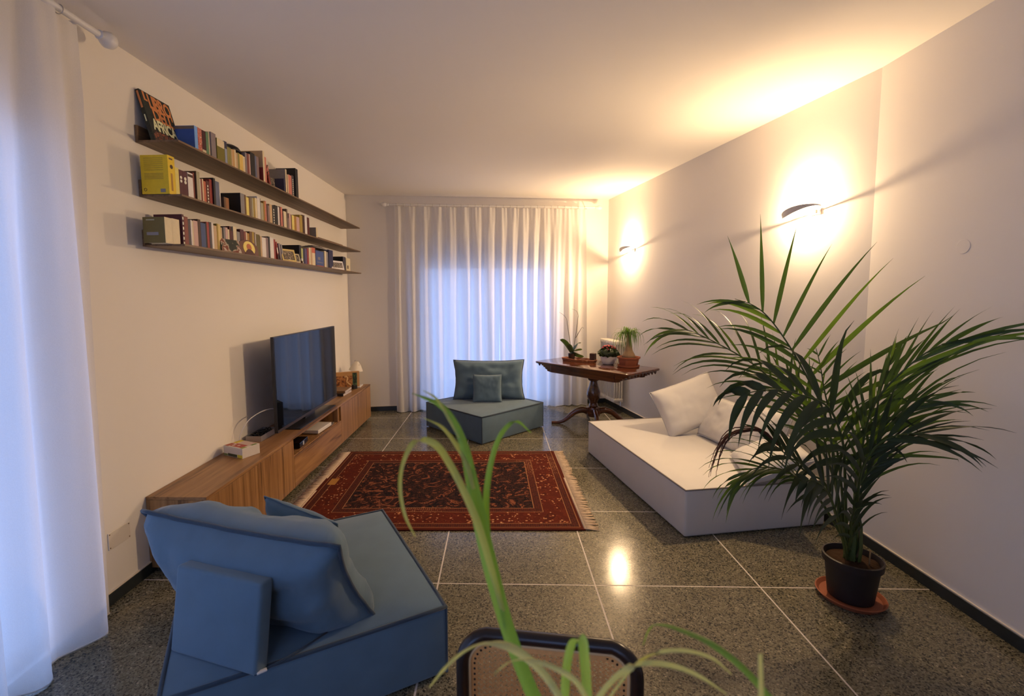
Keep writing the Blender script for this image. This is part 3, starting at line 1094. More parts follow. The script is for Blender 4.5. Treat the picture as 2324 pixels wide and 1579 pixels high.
MIDDLE_ROW=[
(2.767, 2.826, 0.225, -1.94, 'yellow', {'d': 0.165}),
(2.827, 2.859, 0.171, -1.94, 'pale yellow', {}),
(2.86, 2.895, 0.166, -1.94, 'maroon', {'marks': 2}),
(2.896, 2.937, 0.166, -1.94, 'maroon', {'marks': 2}),
(2.941, 2.991, 0.17, -1.94, 'white', {'band': ('dark brown', 0.84, 0.95)}),
(2.992, 3.006, 0.18, -1.94, 'red brown', {}),
(3.013, 3.045, 0.195, -1.93, 'sage', {'cov': 'brown', 'd': 0.19}),
(3.058, 3.067, 0.158, -1.94, 'white', {}),
(3.069, 3.085, 0.161, -1.94, 'red brown', {}),
(3.086, 3.097, 0.164, -1.94, 'cream', {}),
(3.098, 3.122, 0.154, -1.94, 'orange', {}),
(3.126, 3.16, 0.163, -1.94, 'dark red', {'marks': 3}),
(3.162, 3.19, 0.182, -1.94, 'red', {}),
(3.191, 3.213, 0.196, -1.93, 'black', {'d': 0.19}),
(3.228, 3.274, 0.185, -1.94, 'blue grey', {}),
(3.275, 3.286, 0.135, -1.94, 'white', {}),
(3.287, 3.295, 0.074, -1.92, 'dark brown', {}),
(3.296, 3.313, 0.076, -1.92, 'brown', {}),
(3.314, 3.349, 0.076, -1.92, 'orange brown', {}),
(3.514, 3.569, 0.165, -1.925, 'grey', {'cov': 'black', 'd': 0.2}),
(3.599, 3.619, 0.17, -1.94, 'brown', {}),
(3.62, 3.659, 0.159, -1.94, 'pale yellow', {}),
(3.661, 3.676, 0.167, -1.94, 'brown', {}),
(3.677, 3.706, 0.167, -1.94, 'taupe', {}),
(3.707, 3.726, 0.169, -1.94, 'sage', {}),
(3.727, 3.75, 0.171, -1.94, 'mustard', {}),
(3.753, 3.785, 0.179, -1.94, 'cream', {}),
(3.789, 3.81, 0.197, -1.94, 'white', {}),
(3.811, 3.832, 0.188, -1.94, 'white', {}),
(3.834, 3.844, 0.189, -1.94, 'grey', {}),
(3.845, 3.885, 0.159, -1.94, 'sage', {}),
(3.89, 3.912, 0.179, -1.94, 'ochre', {}),
(3.914, 3.935, 0.185, -1.94, 'salmon', {}),
(3.936, 3.959, 0.166, -1.94, 'dark brown', {}),
(3.96, 3.987, 0.158, -1.94, 'mauve', {}),
(3.99, 4.037, 0.175, -1.94, 'tan', {}),
(4.042, 4.087, 0.175, -1.94, 'black', {'marks': 3}),
(4.089, 4.138, 0.184, -1.94, 'black', {}),
(4.14, 4.17, 0.179, -1.94, 'white', {}),
(4.173, 4.195, 0.187, -1.94, 'dark red', {}),
(4.197, 4.227, 0.189, -1.94, 'salmon', {}),
(4.228, 4.243, 0.143, -1.94, 'maroon', {}),
(4.25, 4.305, 0.162, -1.94, 'cream', {}),
(4.31, 4.333, 0.192, -1.94, 'brown grey', {}),
(4.334, 4.352, 0.115, -1.94, 'mauve', {}),
(4.36, 4.399, 0.161, -1.94, 'pink', {}),
(4.402, 4.419, 0.156, -1.94, 'brown', {}),
(4.421, 4.469, 0.155, -1.94, 'pale yellow', {}),
(4.47, 4.518, 0.156, -1.94, 'ochre', {}),
(4.519, 4.588, 0.157, -1.94, 'pink', {}),
(4.595, 4.658, 0.187, -1.94, 'mustard', {}),
(4.663, 4.712, 0.197, -1.94, 'dark brown', {}),
(4.716, 4.771, 0.203, -1.94, 'white', {}),
(4.78, 4.829, 0.192, -1.94, 'dark red', {}),
(5.003, 5.044, 0.123, -1.94, 'cream', {'cov': 'grey', 'd': 0.16})]
LOW_ROW=[
(2.708, 2.77, 0.149, -1.94, 'cream', {'cov': 'olive', 'd': 0.13}),
(2.771, 2.835, 0.151, -1.94, 'cream', {}),
(2.854, 2.872, 0.189, -1.935, 'maroon', {'marks': 4, 'd': 0.22}),
(2.881, 2.916, 0.181, -1.94, 'red brown', {}),
(2.917, 2.941, 0.167, -1.94, 'dark grey', {}),
(2.942, 2.955, 0.169, -1.94, 'white', {}),
(2.956, 2.967, 0.164, -1.94, 'cream', {}),
(2.968, 3.011, 0.17, -1.94, 'pink', {}),
(3.013, 3.041, 0.185, -1.94, 'dark brown', {}),
(3.042, 3.091, 0.168, -1.94, 'navy blue', {}),
(3.092, 3.103, 0.175, -1.94, 'black', {}),
(3.105, 3.13, 0.182, -1.94, 'red', {}),
(3.134, 3.157, 0.185, -1.94, 'dark grey', {}),
(3.159, 3.18, 0.187, -1.94, 'white', {}),
(3.181, 3.215, 0.17, -1.94, 'tan', {}),
(3.218, 3.233, 0.187, -1.94, 'mustard', {}),
(3.234, 3.262, 0.187, -1.94, 'yellow tan', {}),
(3.263, 3.278, 0.167, -1.94, 'tan', {}),
(3.279, 3.294, 0.169, -1.94, 'black', {}),
(3.297, 3.316, 0.176, -1.94, 'grey', {}),
(3.32, 3.348, 0.177, -1.94, 'pink', {}),
(3.349, 3.368, 0.167, -1.94, 'cream', {}),
(3.371, 3.388, 0.192, -1.94, 'dark red', {}),
(3.389, 3.415, 0.162, -1.94, 'maroon', {}),
(3.419, 3.463, 0.197, -1.94, 'cream', {}),
(3.467, 3.507, 0.167, -1.94, 'grey', {}),
(3.512, 3.56, 0.191, -1.94, 'maroon', {}),
(3.563, 3.592, 0.182, -1.94, 'red brown', {}),
(3.593, 3.609, 0.179, -1.94, 'cream', {}),
(3.61, 3.641, 0.174, -1.94, 'ochre', {}),
(3.646, 3.683, 0.192, -1.94, 'brown', {}),
(3.684, 3.713, 0.194, -1.94, 'mustard', {}),
(3.714, 3.732, 0.193, -1.94, 'brown grey', {}),
(3.733, 3.741, 0.185, -1.94, 'white', {}),
(3.742, 3.801, 0.184, -1.94, 'olive brown', {}),
(3.807, 3.833, 0.175, -1.94, 'tan', {}),
(3.835, 3.9, 0.171, -1.94, 'white', {}),
(3.901, 3.939, 0.177, -1.94, 'mauve', {}),
(3.941, 3.967, 0.189, -1.94, 'black', {}),
(3.97, 4.036, 0.188, -1.94, 'white', {}),
(4.037, 4.068, 0.178, -1.94, 'red', {}),
(4.527, 4.566, 0.18, -1.928, 'black', {'d': 0.21}),
(4.602, 4.643, 0.157, -1.94, 'pale green', {}),
(4.651, 4.692, 0.162, -1.94, 'navy', {}),
(4.693, 4.737, 0.164, -1.94, 'purple', {}),
(4.744, 4.782, 0.171, -1.94, 'red', {}),
(4.79, 4.828, 0.184, -1.94, 'cream', {}),
(4.83, 4.863, 0.186, -1.94, 'tan', {}),
(4.865, 4.954, 0.192, -1.94, 'orange', {'band': ('cream', 0, 0.72)}),
(5.22, 5.274, 0.189, -1.94, 'cream', {}),
(5.276, 5.329, 0.184, -1.94, 'grey', {}),
(5.352, 5.489, 0.216, -1.94, 'navy', {}),
(5.805, 5.906, 0.174, -1.928, 'dark grey', {'cov': 'black', 'd': 0.18}),
(5.959, 6.12, 0.171, -1.94, 'cream', {'marks': 5})]

PAL = {'light blue': (105, 130, 170), 'blue': (52, 75, 115), 'red patterned': (160, 75, 60), 'dark maroon': (58, 16, 18), 'green': (88, 108, 70), 'cream': (196, 162, 118), 'mauve grey': (122, 98, 88), 'olive and cream': (100, 82, 20), 'blue white': (130, 122, 125), 'olive green': (128, 108, 52), 'tan': (176, 132, 88), 'orange tan': (180, 125, 68), 'yellow': (200, 152, 70), 'red brown': (115, 52, 40), 'pink': (178, 130, 108), 'black': (24, 18, 17), 'blue grey': (85, 82, 92), 'mauve': (120, 88, 78), 'salmon': (180, 98, 76), 'navy': (42, 36, 52), 'dark red': (80, 24, 16), 'dark grey': (66, 54, 52), 'pale yellow': (200, 165, 80), 'maroon': (72, 24, 28), 'white': (200, 172, 148), 'sage': (150, 128, 92), 'orange': (175, 82, 52), 'red': (135, 45, 35), 'dark brown': (62, 32, 18), 'brown': (96, 58, 30), 'orange brown': (130, 72, 32), 'grey': (120, 102, 90), 'taupe': (110, 88, 66), 'mustard': (150, 112, 40), 'ochre': (150, 96, 32), 'brown grey': (98, 72, 54), 'navy blue': (52, 60, 84), 'yellow tan': (190, 150, 84), 'olive': (92, 82, 32), 'olive brown': (86, 66, 24), 'purple': (82, 58, 80), 'pale green': (165, 150, 84)}


def lin(c):
    c /= 255.0
    return c / 12.92 if c <= 0.04045 else ((c + 0.055) / 1.055) ** 2.4


def albedo(rgb):
    ref = (lin(200), lin(176), lin(152))
    return tuple(max(0.006, min(0.85, 0.76 * lin(v) / q)) for v, q in zip(rgb, ref))


PALB = {k: albedo(v) for k, v in PAL.items()}
PALB['olive'] = (.16, .125, .038)
PALB['bright yellow'] = (.78, .56, .03)
BM = {k: plain('cover_' + k.replace(' ', '_'), c, .55, .4, noise_amt=.10, nscale=40) for k, c in PALB.items()}
BM['red patterned'] = patch_mat('cover_red_patterned', [PALB['red'], PALB['salmon'], PALB['orange'], PALB['red patterned'], PALB['cream']], 42, 2.0)
PAGES = plain('book_pages', albedo((190, 165, 130)), .9, .1, noise_amt=.2, nscale=120)
MARK = plain('spine_print', albedo((215, 190, 150)), .6, .2)


def make_book(k, row, i, name_txt):
    y0, y1, h, xs, desc, opt = row[i]
    z = SZ[k] + ST
    t = y1 - y0
    h = max(.09, min(h, (SZ[k - 1] - SZ[k] - .022) if k else .34))
    d = opt.get('d', max(.10, min(.165, h * .66)))
    d = min(d, xs - XL - .022)
    col = desc
    if (k, i) == (1, 0):
        col = 'bright yellow'
    root = thing('book', name_txt, 'book', (xs, y0, z), 0, 'books on the %s shelf' % SNAME[k])
    cov = opt.get('cov')
    c = min(.0025, t * .18)
    bm = B()
    # spine, two boards
    box(bm, -c, 0, 0, t, 0, h)
    box(bm, -d, -c, 0, c, 0, h)
    box(bm, -d, -c, t - c, t, 0, h)
    o = obj('cover', bm, BM[col], root, False, None, [BM[col]])
    boxm('pages', -d + .004, -c, c, t - c, .003, h - .004, PAGES, root)
    if cov:
        boxm('front_board', -d, -c * .4, -.0006, c * .5, 0, h, BM[cov], root)
    if (k, i) == (1, 0):
        for q, (za, zb) in enumerate(((.58, .93), (.30, .54))):
            for ln in range(7 if q == 0 else 5):
                zz = h * (zb - (zb - za) * ln / 7)
                boxm('text_line', -d + .02, -.03, -.0012, -.0002, zz - .004, zz - .0015, BM['mustard'], root)
        obj('seal', lathe(B(), [(.012, -.0006), (.012, .0006)], 16), BM['dark brown'], root).matrix_local = Matrix.Translation((.0006, t * .5, h * .72)) @ Matrix.Rotation(PI / 2, 4, 'Y')
        obj('emblem', tube(B(), [(.008 * math.cos(a), 0, .008 * math.sin(a)) for a in [2 * PI * j / 14 for j in range(14)]], .0014, 5, closed=True), BM['brown'], root).location = (-d + .022, -.001, .026)
        boxm('barcode', -.052, -.022, -.0012, -.0002, .010, .030, BM['grey'], root)
        boxm('spine_text', -.0002, .0008, t * .35, t * .6, h * .1, h * .55, BM['ochre'], root)
        boxm('spine_tag', -.0002, .0008, t * .2, t * .7, h * .90, h * .94, BM['brown'], root)
    if cov == 'blue':
        boxm('tan_band', -d, -.001, -.0014, -.0004, h * .88, h * .985, BM['taupe'], root)
        boxm('yellow_panel', -d + .01, -d + .05, -.0014, -.0004, h * .45, h * .78, BM['olive green'], root)
    if cov == 'olive':
        boxm('pale_print', -d + .02, -d + .09, -.0014, -.0004, h * .30, h * .42, BM['grey'], root)
        boxm('title_print', -d + .02, -d + .07, -.0014, -.0004, h * .87, h * .92, BM['sage'], root)
    b = opt.get('band')
    if b:
        if len(b) > 3:
            boxm('red_panel', -d, -.001, -.0014, -.0004, h * b[1] + .002, h * b[2], BM[b[0]], root)
        else:
            boxm('band', -.001, .0008, t * .03, t * .97, h * b[1] + .001, h * b[2] - .001, BM[b[0]], root)
    mk = opt.get('marks')
    if mk == 1 or mk == 3:
        n_ = 9 if mk == 1 else 6
        for q in range(n_):
            za = h * (.12 + .76 * q / n_)
            boxm('letter', -.0002, .0008, t * .36, t * .64, za, za + h * .76 / n_ * .62, MARK, root)
    elif mk == 2:
        for q in (.60, .73):
            obj('emblem', lathe(B(), [(t * .26, -.0006), (t * .26, .0006)], 12), MARK, root).matrix_local = Matrix.Translation((.0005, t * .5, h * q)) @ Matrix.Rotation(PI / 2, 4, 'Y')
    elif mk == 4:
        for q in range(6):
            za = h * (.03 + .16 * q)
            boxm('spine_mark', -.0002, .0008, t * .25, t * .8, za, za + h * .09, MARK, root)
    elif mk == 5:
        boxm('spine_mark', -.0002, .0008, t * .3, t * .55, h * .2, h * .45, BM['dark brown'], root)
    return root


def book_labels(rows):
    used = set()
    out = []
    for k, row in enumerate(rows):
        n = len(row)
        big = [(r[2] * (1 + (r[1] - r[0]) * 4)) for r in row]
        res = []
        for i, r in enumerate(row):
            t = r[1] - r[0]
            size = 'thick ' if t > .05 else ('slim ' if t < .022 else '')
            left = row[i - 1][4] if i else None
            right = row[i + 1][4] if i < n - 1 else None
            what = '%s%s book' % (size, r[4])
            if left and right:
                lab = '%s between %s and %s ones, %s shelf' % (what, left, right, SNAME[k])
            elif right:
                lab = '%s, first standing on the %s shelf, before a %s one' % (what, SNAME[k], right)
            else:
                lab = '%s closing the row on the %s shelf' % (what, SNAME[k])
            if lab in used:
                lab = lab + ', further along'
            if lab in used:
                lab = lab + ' still'
            used.add(lab)
            res.append(lab)
        out.append(res)
    return out


ROWS = [TOP_ROW, MIDDLE_ROW, LOW_ROW]
LABS = book_labels(ROWS)
LABS[1][0] = 'thick bright yellow book at the near end of the middle shelf'
LABS[2][0] = 'cream-spined book with olive cover at the near end of the lowest shelf'
for k in range(3):
    for i in range(len(ROWS[k])):
        make_book(k, ROWS[k], i, LABS[k][i])


# large cover-out book leaning on the wall
def text_mesh(body, size, mat, parent, loc, sx=1.0, name='lettering', rot=None):
    cu = bpy.data.curves.new(name, 'FONT')
    cu.body = body
    cu.size = size
    cu.extrude = 0.0006
    cu.resolution_u = 2
    cu.space_character = 0.86
    cu.offset = size * 0.030
    to = bpy.data.objects.new(name, cu)
    link(to)
    me = bpy.data.meshes.new_from_object(to)
    bpy.data.objects.remove(to)
    me.materials.clear()
    me.materials.append(mat)
    o = bpy.data.objects.new(name, me)
    link(o, parent)
    o.matrix_local = Matrix.Translation(loc) @ (rot or Matrix.Identity(4)) @ Matrix.Diagonal((sx, 1, 1, 1))
    return o


af = thing('large_book', 'large dark book leaning cover-out with orange and white title, top shelf', 'book')
_b0, _b1 = V(-2.030, 2.795, SZ[0] + ST), V(-2.112, 2.815, SZ[0] + ST + .305)
_v = (_b1 - V(-2.030, 2.795, SZ[0] + ST))
_v.y = 0
_v.normalize()
_u2 = V(0, 1, 0)
_n2 = _u2.cross(_v)
af.matrix_world = basis(V(-2.030, 2.80, SZ[0] + ST + .004), _u2, _v, _n2)
AW, AH = .256, .310
boxm('cover', 0, AW, 0, AH, -.024, 0, patch_mat('africa_cover', [(.012, .016, .013), (.018, .026, .018), (.014, .016, .014), (.020, .030, .022)], 20, 4.0), af, .001, 1)
boxm('lower_print', .012, AW - .004, .006, .072, 0, .0006, patch_mat('africa_print', [(.02, .016, .012), (.28, .09, .04), (.03, .025, .02), (.14, .06, .035)], 36, 9.0), af)
ORG = plain('orange_print', albedo((188, 104, 52)), .6)
CRM = plain('cream_print', albedo((205, 180, 125)), .6)
text_mesh('IL', .075, ORG, af, (.018, .252, .0005), .60)
text_mesh('LIBRO', .118, ORG, af, (.052, .218, .0005), .68)
text_mesh("DELL'", .108, ORG, af, (.060, .147, .0008), .80)
text_mesh('AFRICA', .098, CRM, af, (.030, .080, .0010), .70)
boxm('spine_print', -.0008, .0002, .20, .30, -.018, -.006, ORG, af)
boxm('spine_mark', -.0008, .0002, .12, .16, -.016, -.009, CRM, af)

# leaning and small things on the shelves
lb = thing('leaning_book', 'red and dark book leaning beside the salmon one on the top shelf', 'book', (-1.945, 4.022, SZ[0] + ST), 0)
lb.rotation_euler = (math.radians(16), 0, 0)
obj('cover', box(B(), -.12, 0, .012, .040, .003, .185), patch_mat('leaning_cover', [PALB['dark red'], PALB['red'], PALB['dark brown'], PALB['salmon']], 14, 5.0), lb)
boxm('pages', -.118, -.004, .016, .036, .184, .1855, PAGES, lb)
pc = thing('photo_card', 'small grey photo card standing behind the navy book, top shelf', 'photo', (-2.0, 4.15, SZ[0] + ST), math.radians(20))
pc.rotation_euler = (math.radians(-8), 0, math.radians(60))
obj('card', box(B(), -.05, .05, -.004, .004, 0, .125), patch_mat('photo_grey', [(.03, .025, .022), (.26, .22, .18), (.10, .085, .07), (.40, .34, .28)], 34, 2.0), pc)
boxm('backing', -.046, .046, .004, .006, .004, .121, BM['cream'], pc)
cp = thing('dark_cap', 'dark folded cap lying over the yellow paperbacks on the top shelf', 'cap', (-2.03, 3.50, SZ[0] + ST + .172), math.radians(6))
bm = B()
lathe(bm, [(.085, 0), (.088, .008), (.072, .032), (.045, .047), (.012, .052)], 22, (0, .085, 0))
obj('crown', bm, M['tv_black'], cp, True)
obj('brim', box(B(), -.06, .05, -.16, .02, 0, .012, .004, 2), M['tv_black'], cp)


def leaning(name, label, cat, loc, rz, tilt, w, h, t, mat, group=None):
    o = thing(name, label, cat, loc, 0, group)
    o.rotation_mode = 'XYZ'
    # local x = along the shelf (world y), local y = thickness, z up; face towards the room
    R = Matrix.Rotation(rz, 4, 'Z') @ Matrix.Rotation(-tilt, 4, 'X')
    o.matrix_world = Matrix.Translation(loc) @ R
    return o


Z2 = SZ[2] + ST
# postcard
o = leaning('postcard', 'small leaning postcard, dark green and red, left of the round icon', 'postcard', (-1.898, 3.325, Z2 + .001), PI / 2 - .25, math.radians(16), .2, .11, .003, None)
obj('card', box(B(), -.085, .085, 0, .003, 0, .095), patch_mat('postcard_print', [(.02, .028, .024), (.03, .04, .03), (.45, .36, .28), (.20, .045, .025), (.55, .47, .40)], 17, 6.0), o)
boxm('backing', -.083, .083, .003, .0045, .002, .093, BM['cream'], o)
# icon
o = leaning('icon_plaque', 'arched brown wooden icon with a golden halo on the lowest shelf', 'icon', (-1.905, 3.565, Z2 + .002), PI / 2 - .2, math.radians(10), .2, .11, .01, None)
bm = B()
poly = [(-.105, 0), (.105, 0), (.105, .055)] + [(.105 * math.cos(a), .055 + .06 * math.sin(a)) for a in [PI * i / 12 for i in range(1, 12)]] + [(-.105, .055)]
prism(bm, poly, 0, .016)
k = obj('panel', bm, plain('icon_wood', albedo((92, 48, 36)), .5), o)
k.matrix_local = Matrix(((1, 0, 0, 0), (0, 0, 1, 0), (0, 1, 0, 0), (0, 0, 0, 1)))
gm = plain('icon_gold', albedo((225, 170, 80)), .4)
am_ = plain('icon_face', albedo((165, 82, 48)), .6)
bmh = B()
poly = [(.062 * math.cos(a), .052 + .055 * math.sin(a)) for a in [2 * PI * i / 22 for i in range(22)]]
prism(bmh, poly, -.0012, .0002)
k = obj('halo', bmh, gm, o)
k.matrix_local = Matrix(((1, 0, 0, .01), (0, 0, 1, 0), (0, 1, 0, 0), (0, 0, 0, 1)))
bmh = B()
prism(bmh, [(.026 * math.cos(a), .060 + .027 * math.sin(a)) for a in [2 * PI * i / 18 for i in range(18)]], -.002, -.001)
k = obj('face', bmh, am_, o)
k.matrix_local = Matrix(((1, 0, 0, .01), (0, 0, 1, 0), (0, 1, 0, 0), (0, 0, 0, 1)))
bmh = B()
prism(bmh, [(-.055, .001), (.055, .001), (.03, .034), (.012, .045), (-.014, .045), (-.034, .03)], -.0024, -.0012)
k = obj('robe', bmh, plain('icon_robe', albedo((70, 28, 26)), .6), o)
k.matrix_local = Matrix(((1, 0, 0, .008), (0, 0, 1, 0), (0, 1, 0, 0), (0, 0, 0, 1)))

# leaning books and frames further along the lowest shelf
for y, a, t, h, d, c, lab in ((4.100, 12, .024, .160, .12, 'red', 'red and white book leaning beside the white books, lowest shelf'), (4.150, 13, .030, .150, .12, 'mauve grey', 'grey mauve book leaning left, before the picture frame, lowest shelf'), (4.192, 13, .026, .145, .12, 'grey', 'grey book leaning left against the mauve one, lowest shelf')):
    o = thing('leaning_book', lab, 'book', (-1.94, y, Z2), 0)
    o.rotation_euler = (math.radians(a), 0, 0)
    bm = B()
    box(bm, -.002, 0, .006, .006 + t, .006, h)
    box(bm, -d, -.002, .006, .008, .006, h)
    box(bm, -d, -.002, .004 + t, .006 + t, .006, h)
    obj('cover', bm, BM[c], o)
    boxm('pages', -d + .003, -.002, .008, .004 + t, .008, h - .003, PAGES, o)
    if c == 'red':
        boxm('white_print', -.0005, .001, .010, .002 + t, .06, .11, MARK, o)
        boxm('black_print', -.0005, .001, .008, .004 + t, .008, .05, BM['black'], o)


def frame_on_shelf(label, y, w, h, fw, fmat, pm, rz, tilt, x=-1.90):
    o = leaning('framed_photo', label, 'photo', (x, y, Z2 + .002), PI / 2 - rz, math.radians(tilt), w, h, .012, None)
    bm = B()
    box(bm, -w / 2, w / 2, 0, .012, 0, fw)
    box(bm, -w / 2, w / 2, 0, .012, h - fw, h)
    box(bm, -w / 2, -w / 2 + fw, 0, .012, fw, h - fw)
    box(bm, w / 2 - fw, w / 2, 0, .012, fw, h - fw)
    obj('frame', bm, fmat, o)
    boxm('photo', -w / 2 + fw, w / 2 - fw, .004, .008, fw, h - fw, pm, o)
    boxm('strut', -.008, .008, .012, .015, .004, h * .5, BM['brown'], o)
    return o


PH = patch_mat('photo_a', [(.03, .022, .02), (.30, .22, .15), (.06, .045, .04), (.46, .38, .30)], 40, 3.0)
PH2 = patch_mat('photo_b', [(.025, .02, .018), (.34, .28, .23), (.05, .04, .035), (.5, .42, .36)], 44, 8.0)
frame_on_shelf('beige picture frame leaning in front of the black book, lowest shelf', 4.255, .165, .115, .016, BM['yellow tan'], PH, .35, 14)
frame_on_shelf('small pale picture frame beside the beige one, lowest shelf', 4.375, .10, .085, .010, BM['cream'], PH2, .45, 16, -1.893)
frame_on_shelf('white picture frame leaning at the far end of the lowest shelf', 5.56, .26, .105, .020, BM['white'], PH2, .25, 14, -1.905)
o = thing('figurine', 'tiny white and dark figurine beside the picture frames, lowest shelf', 'figurine', (-1.895, 4.495, Z2), 0)
obj('body', lathe(B(), [(.016, 0), (.018, .012), (.010, .028), (.013, .042), (.002, .054)], 14), BM['white'], o, True)
obj('foot', box(B(), -.02, .02, -.035, -.012, 0, .022, .003, 1), BM['dark brown'], o)
o = thing('blue_box', 'blue boxed book with white emblem standing out on the lowest shelf', 'box', (-1.938, 4.966, Z2 + .016), 0)
obj('body', box(B(), -.14, 0, 0, .225, 0, .158, .002, 1), plain('blue_box', albedo((58, 66, 96)), .5), o)
boxm('emblem', -.0002, .0012, .05, .12, .062, .090, BM['grey'], o)
boxm('title_line', -.0002, .0012, .03, .19, .030, .038, BM['grey'], o)
o = thing('red_case', 'small red case lying under the blue box on the lowest shelf', 'case', (-1.938, 4.972, Z2), 0)
obj('body', box(B(), -.13, .006, .01, .21, 0, .0155, .002, 1), BM['salmon'], o)
boxm('lid', -.125, .0062, .012, .208, .0105, .0157, BM['red'], o)
o = thing('plastic_bag', 'crumpled grey plastic bag on top of the books under the middle shelf', 'bag', (-1.995, 5.10, Z2 + .193), 0)
bm = B()
bmesh.ops.create_grid(bm, x_segments=16, y_segments=22, size=1)
for v in bm.verts:
    x, y = v.co.x, v.co.y
    e = (1 - x * x) * (1 - y * y)
    v.co = V(x * .06, y * .21, .010 + .035 * e ** .5 * (0.6 + .8 * abs(noise.noise((x * 3, y * 5, 1)))))
bmesh.ops.solidify(bm, geom=bm.faces[:], thickness=.002)
obj('film', bm, plain('grey_film', (.28, .26, .25), .3, noise_amt=.3, nscale=30), o, True)

# ------------------------------------------------------------------ rug
RX0, RX1, RY0, RY1 = -1.588, .594, 3.190, 4.875
rug = thing('rug', 'dark red patterned rug with cream fringes on the terrazzo floor', 'rug', ((RX0 + RX1) / 2, (RY0 + RY1) / 2, 0), math.radians(1.2))
hx, hy = (RX1 - RX0) / 2, (RY1 - RY0) / 2
bm = B()
nx, ny = 44, 36
g = [[None] * (ny + 1) for _ in range(nx + 1)]
for i in range(nx + 1):
    for j in range(ny + 1):
        x = -hx + 2 * hx * i / nx
        y = -hy + 2 * hy * j / ny
        e = .010 * noise.noise((x * 1.3, y * 1.3, 2.0))
        sx = 1 + .006 * noise.noise((y * 2, 0, 5))
        g[i][j] = bm.verts.new((x * sx, y + .012 * noise.noise((x * 1.6, 3, 1)) * (abs(y) / hy), .010 + max(0, e)))
for i in range(nx):
    for j in range(ny):
        bm.faces.new((g[i][j], g[i + 1][j], g[i + 1][j + 1], g[i][j + 1]))
r = bmesh.ops.extrude_face_region(bm, geom=bm.faces[:])
for v in [q for q in r['geom'] if isinstance(q, bmesh.types.BMVert)]:
    v.co.z = .001
obj('pile', bm, rug_mat(hx, hy), rug, True, 40)
FR = plain('fringe_wool', (.62, .47, .33), .9, .1, noise_amt=.2, nscale=50)
for sgn in (-1, 1):
    bm = B()
    rr = random.Random(20 + sgn)
    box(bm, sgn * hx - .012, sgn * hx + .012, -hy + .01, hy - .01, .002, .011)
    n_ = 230
    for i in range(n_):
        y = -hy + .008 + (2 * hy - .016) * i / (n_ - 1)
        L = .07 + .035 * (0.5 + .5 * noise.noise((y * 7, sgn, 0))) + rr.uniform(-.01, .015)
        dy = .03 * noise.noise((y * 9, sgn * 3, 2)) + rr.uniform(-.012, .012)
        x0 = sgn * (hx + .005)
        pts = [(x0, y, .009), (x0 + sgn * L * .5, y + dy * .6, .007), (x0 + sgn * L, y + dy * 1.6, .0045)]
        tube(bm, pts, [.0042, .0036, .0022], 4)
    f = obj('fringe', bm, FR, rug, True)
    f['kind'] = 'stuff'


# ------------------------------------------------------------------ blue seats
def pouf(label, corner, ang, S=1.06, Hh=.317):
    """corner = a bottom corner, ang = direction of the first side; second side to its left."""
    o = thing('floor_seat', label, 'seat', (corner[0], corner[1], 0), ang, 'blue fabric floor seats')
    bm = B()
    box(bm, 0, S, 0, S, .004, Hh, .022, 3)
    bmesh.ops.subdivide_edges(bm, edges=[e for e in bm.edges if e.calc_length() > .3], cuts=6, use_grid_fill=True)
    for v in bm.verts:
        c = v.co - V(S / 2, S / 2, Hh / 2)
        k = .008 * noise.noise(v.co * 3.1) + .004 * noise.noise(v.co * 9)
        if abs(c.z) < Hh / 2 - .03:
            v.co += V(c.x, c.y, 0).normalized() * k
        elif c.z > 0:
            e = max(0, 1 - (2 * c.x / S) ** 4) * max(0, 1 - (2 * c.y / S) ** 4)
            v.co.z += .012 * e + k * .6 * e
    obj('body', bm, M['blue_fabric'], o, True, 60)
    q = .006
    loop = []
    for a, b in (((q, q), (S - q, q)), ((S - q, q), (S - q, S - q)), ((S - q, S - q), (q, S - q)), ((q, S - q), (q, q))):
        for i in range(8):
            t = i / 8
            loop.append((a[0] + (b[0] - a[0]) * t, a[1] + (b[1] - a[1]) * t, Hh - .004))
    obj('top_piping', tube(B(), loop, .009, 7, closed=True), M['blue_dark'], o, True)
    for x, y in ((q, q), (S - q, q), (S - q, S - q), (q, S - q)):
        obj('corner_piping', tube(B(), [(x, y, .01), (x, y, Hh - .006)], .007, 6), M['blue_dark'], o, True)
    return o


s1 = pouf('blue-grey square floor seat turned on its corner before the curtain', (-.195, 5.112), math.radians(44.5))
FS_a = V(-.745, 2.86, 0)
FS_u = (V(-.23, 1.93, 0) - FS_a).normalized()
# corner list: far, right, near, left ; first side runs from the near corner to the right corner
ang2 = math.atan2(FS_u.y, FS_u.x)
near = V(-.23, 1.93, 0) + V(FS_u.y, -FS_u.x, 0) * 1.06
dirn = (V(-.23, 1.93, 0) - near).normalized()
s2 = pouf('blue square floor seat in the left foreground', (near.x, near.y), math.atan2(dirn.y, dirn.x))
PT = .330
# cushions of the far seat
u_, v_ = V(1, .02, 0).normalized(), V(0, .22, 1).normalized()
n_ = u_.cross(v_)
make_pillow('large_cushion', 'wide blue-grey back cushion on the far seat by the curtain', 'large blue cushions', .93, .52, .20, M['blue_fabric'], basis(V(-.135, 6.045, PT + .245), u_, v_, n_), .006, M['blue_dark'], 1, .075, .035)
make_pillow('small_cushion', 'small square blue-grey cushion leaning on the far back cushion', 'small blue cushions', .365, .355, .11, M['blue_fabric'], basis(V(-.150, 5.845, PT + .168), u_, v_, n_), .004, M['blue_fabric'], 2, .05, .012)
# the far seat's upright support behind its cushion
k = thing('back_support', 'low blue-grey support block behind the far back cushion', 'support', (-.13, 6.235, PT - .012), math.radians(1))
obj('block', box(B(), -.18, .18, -.05, .05, 0, .30, .015, 3), M['blue_fabric'], k, True, 50)
obj('seam', tube(B(), [(-.175, -.047, .292), (.175, -.047, .292)], .004, 6), M['blue_dark'], k)
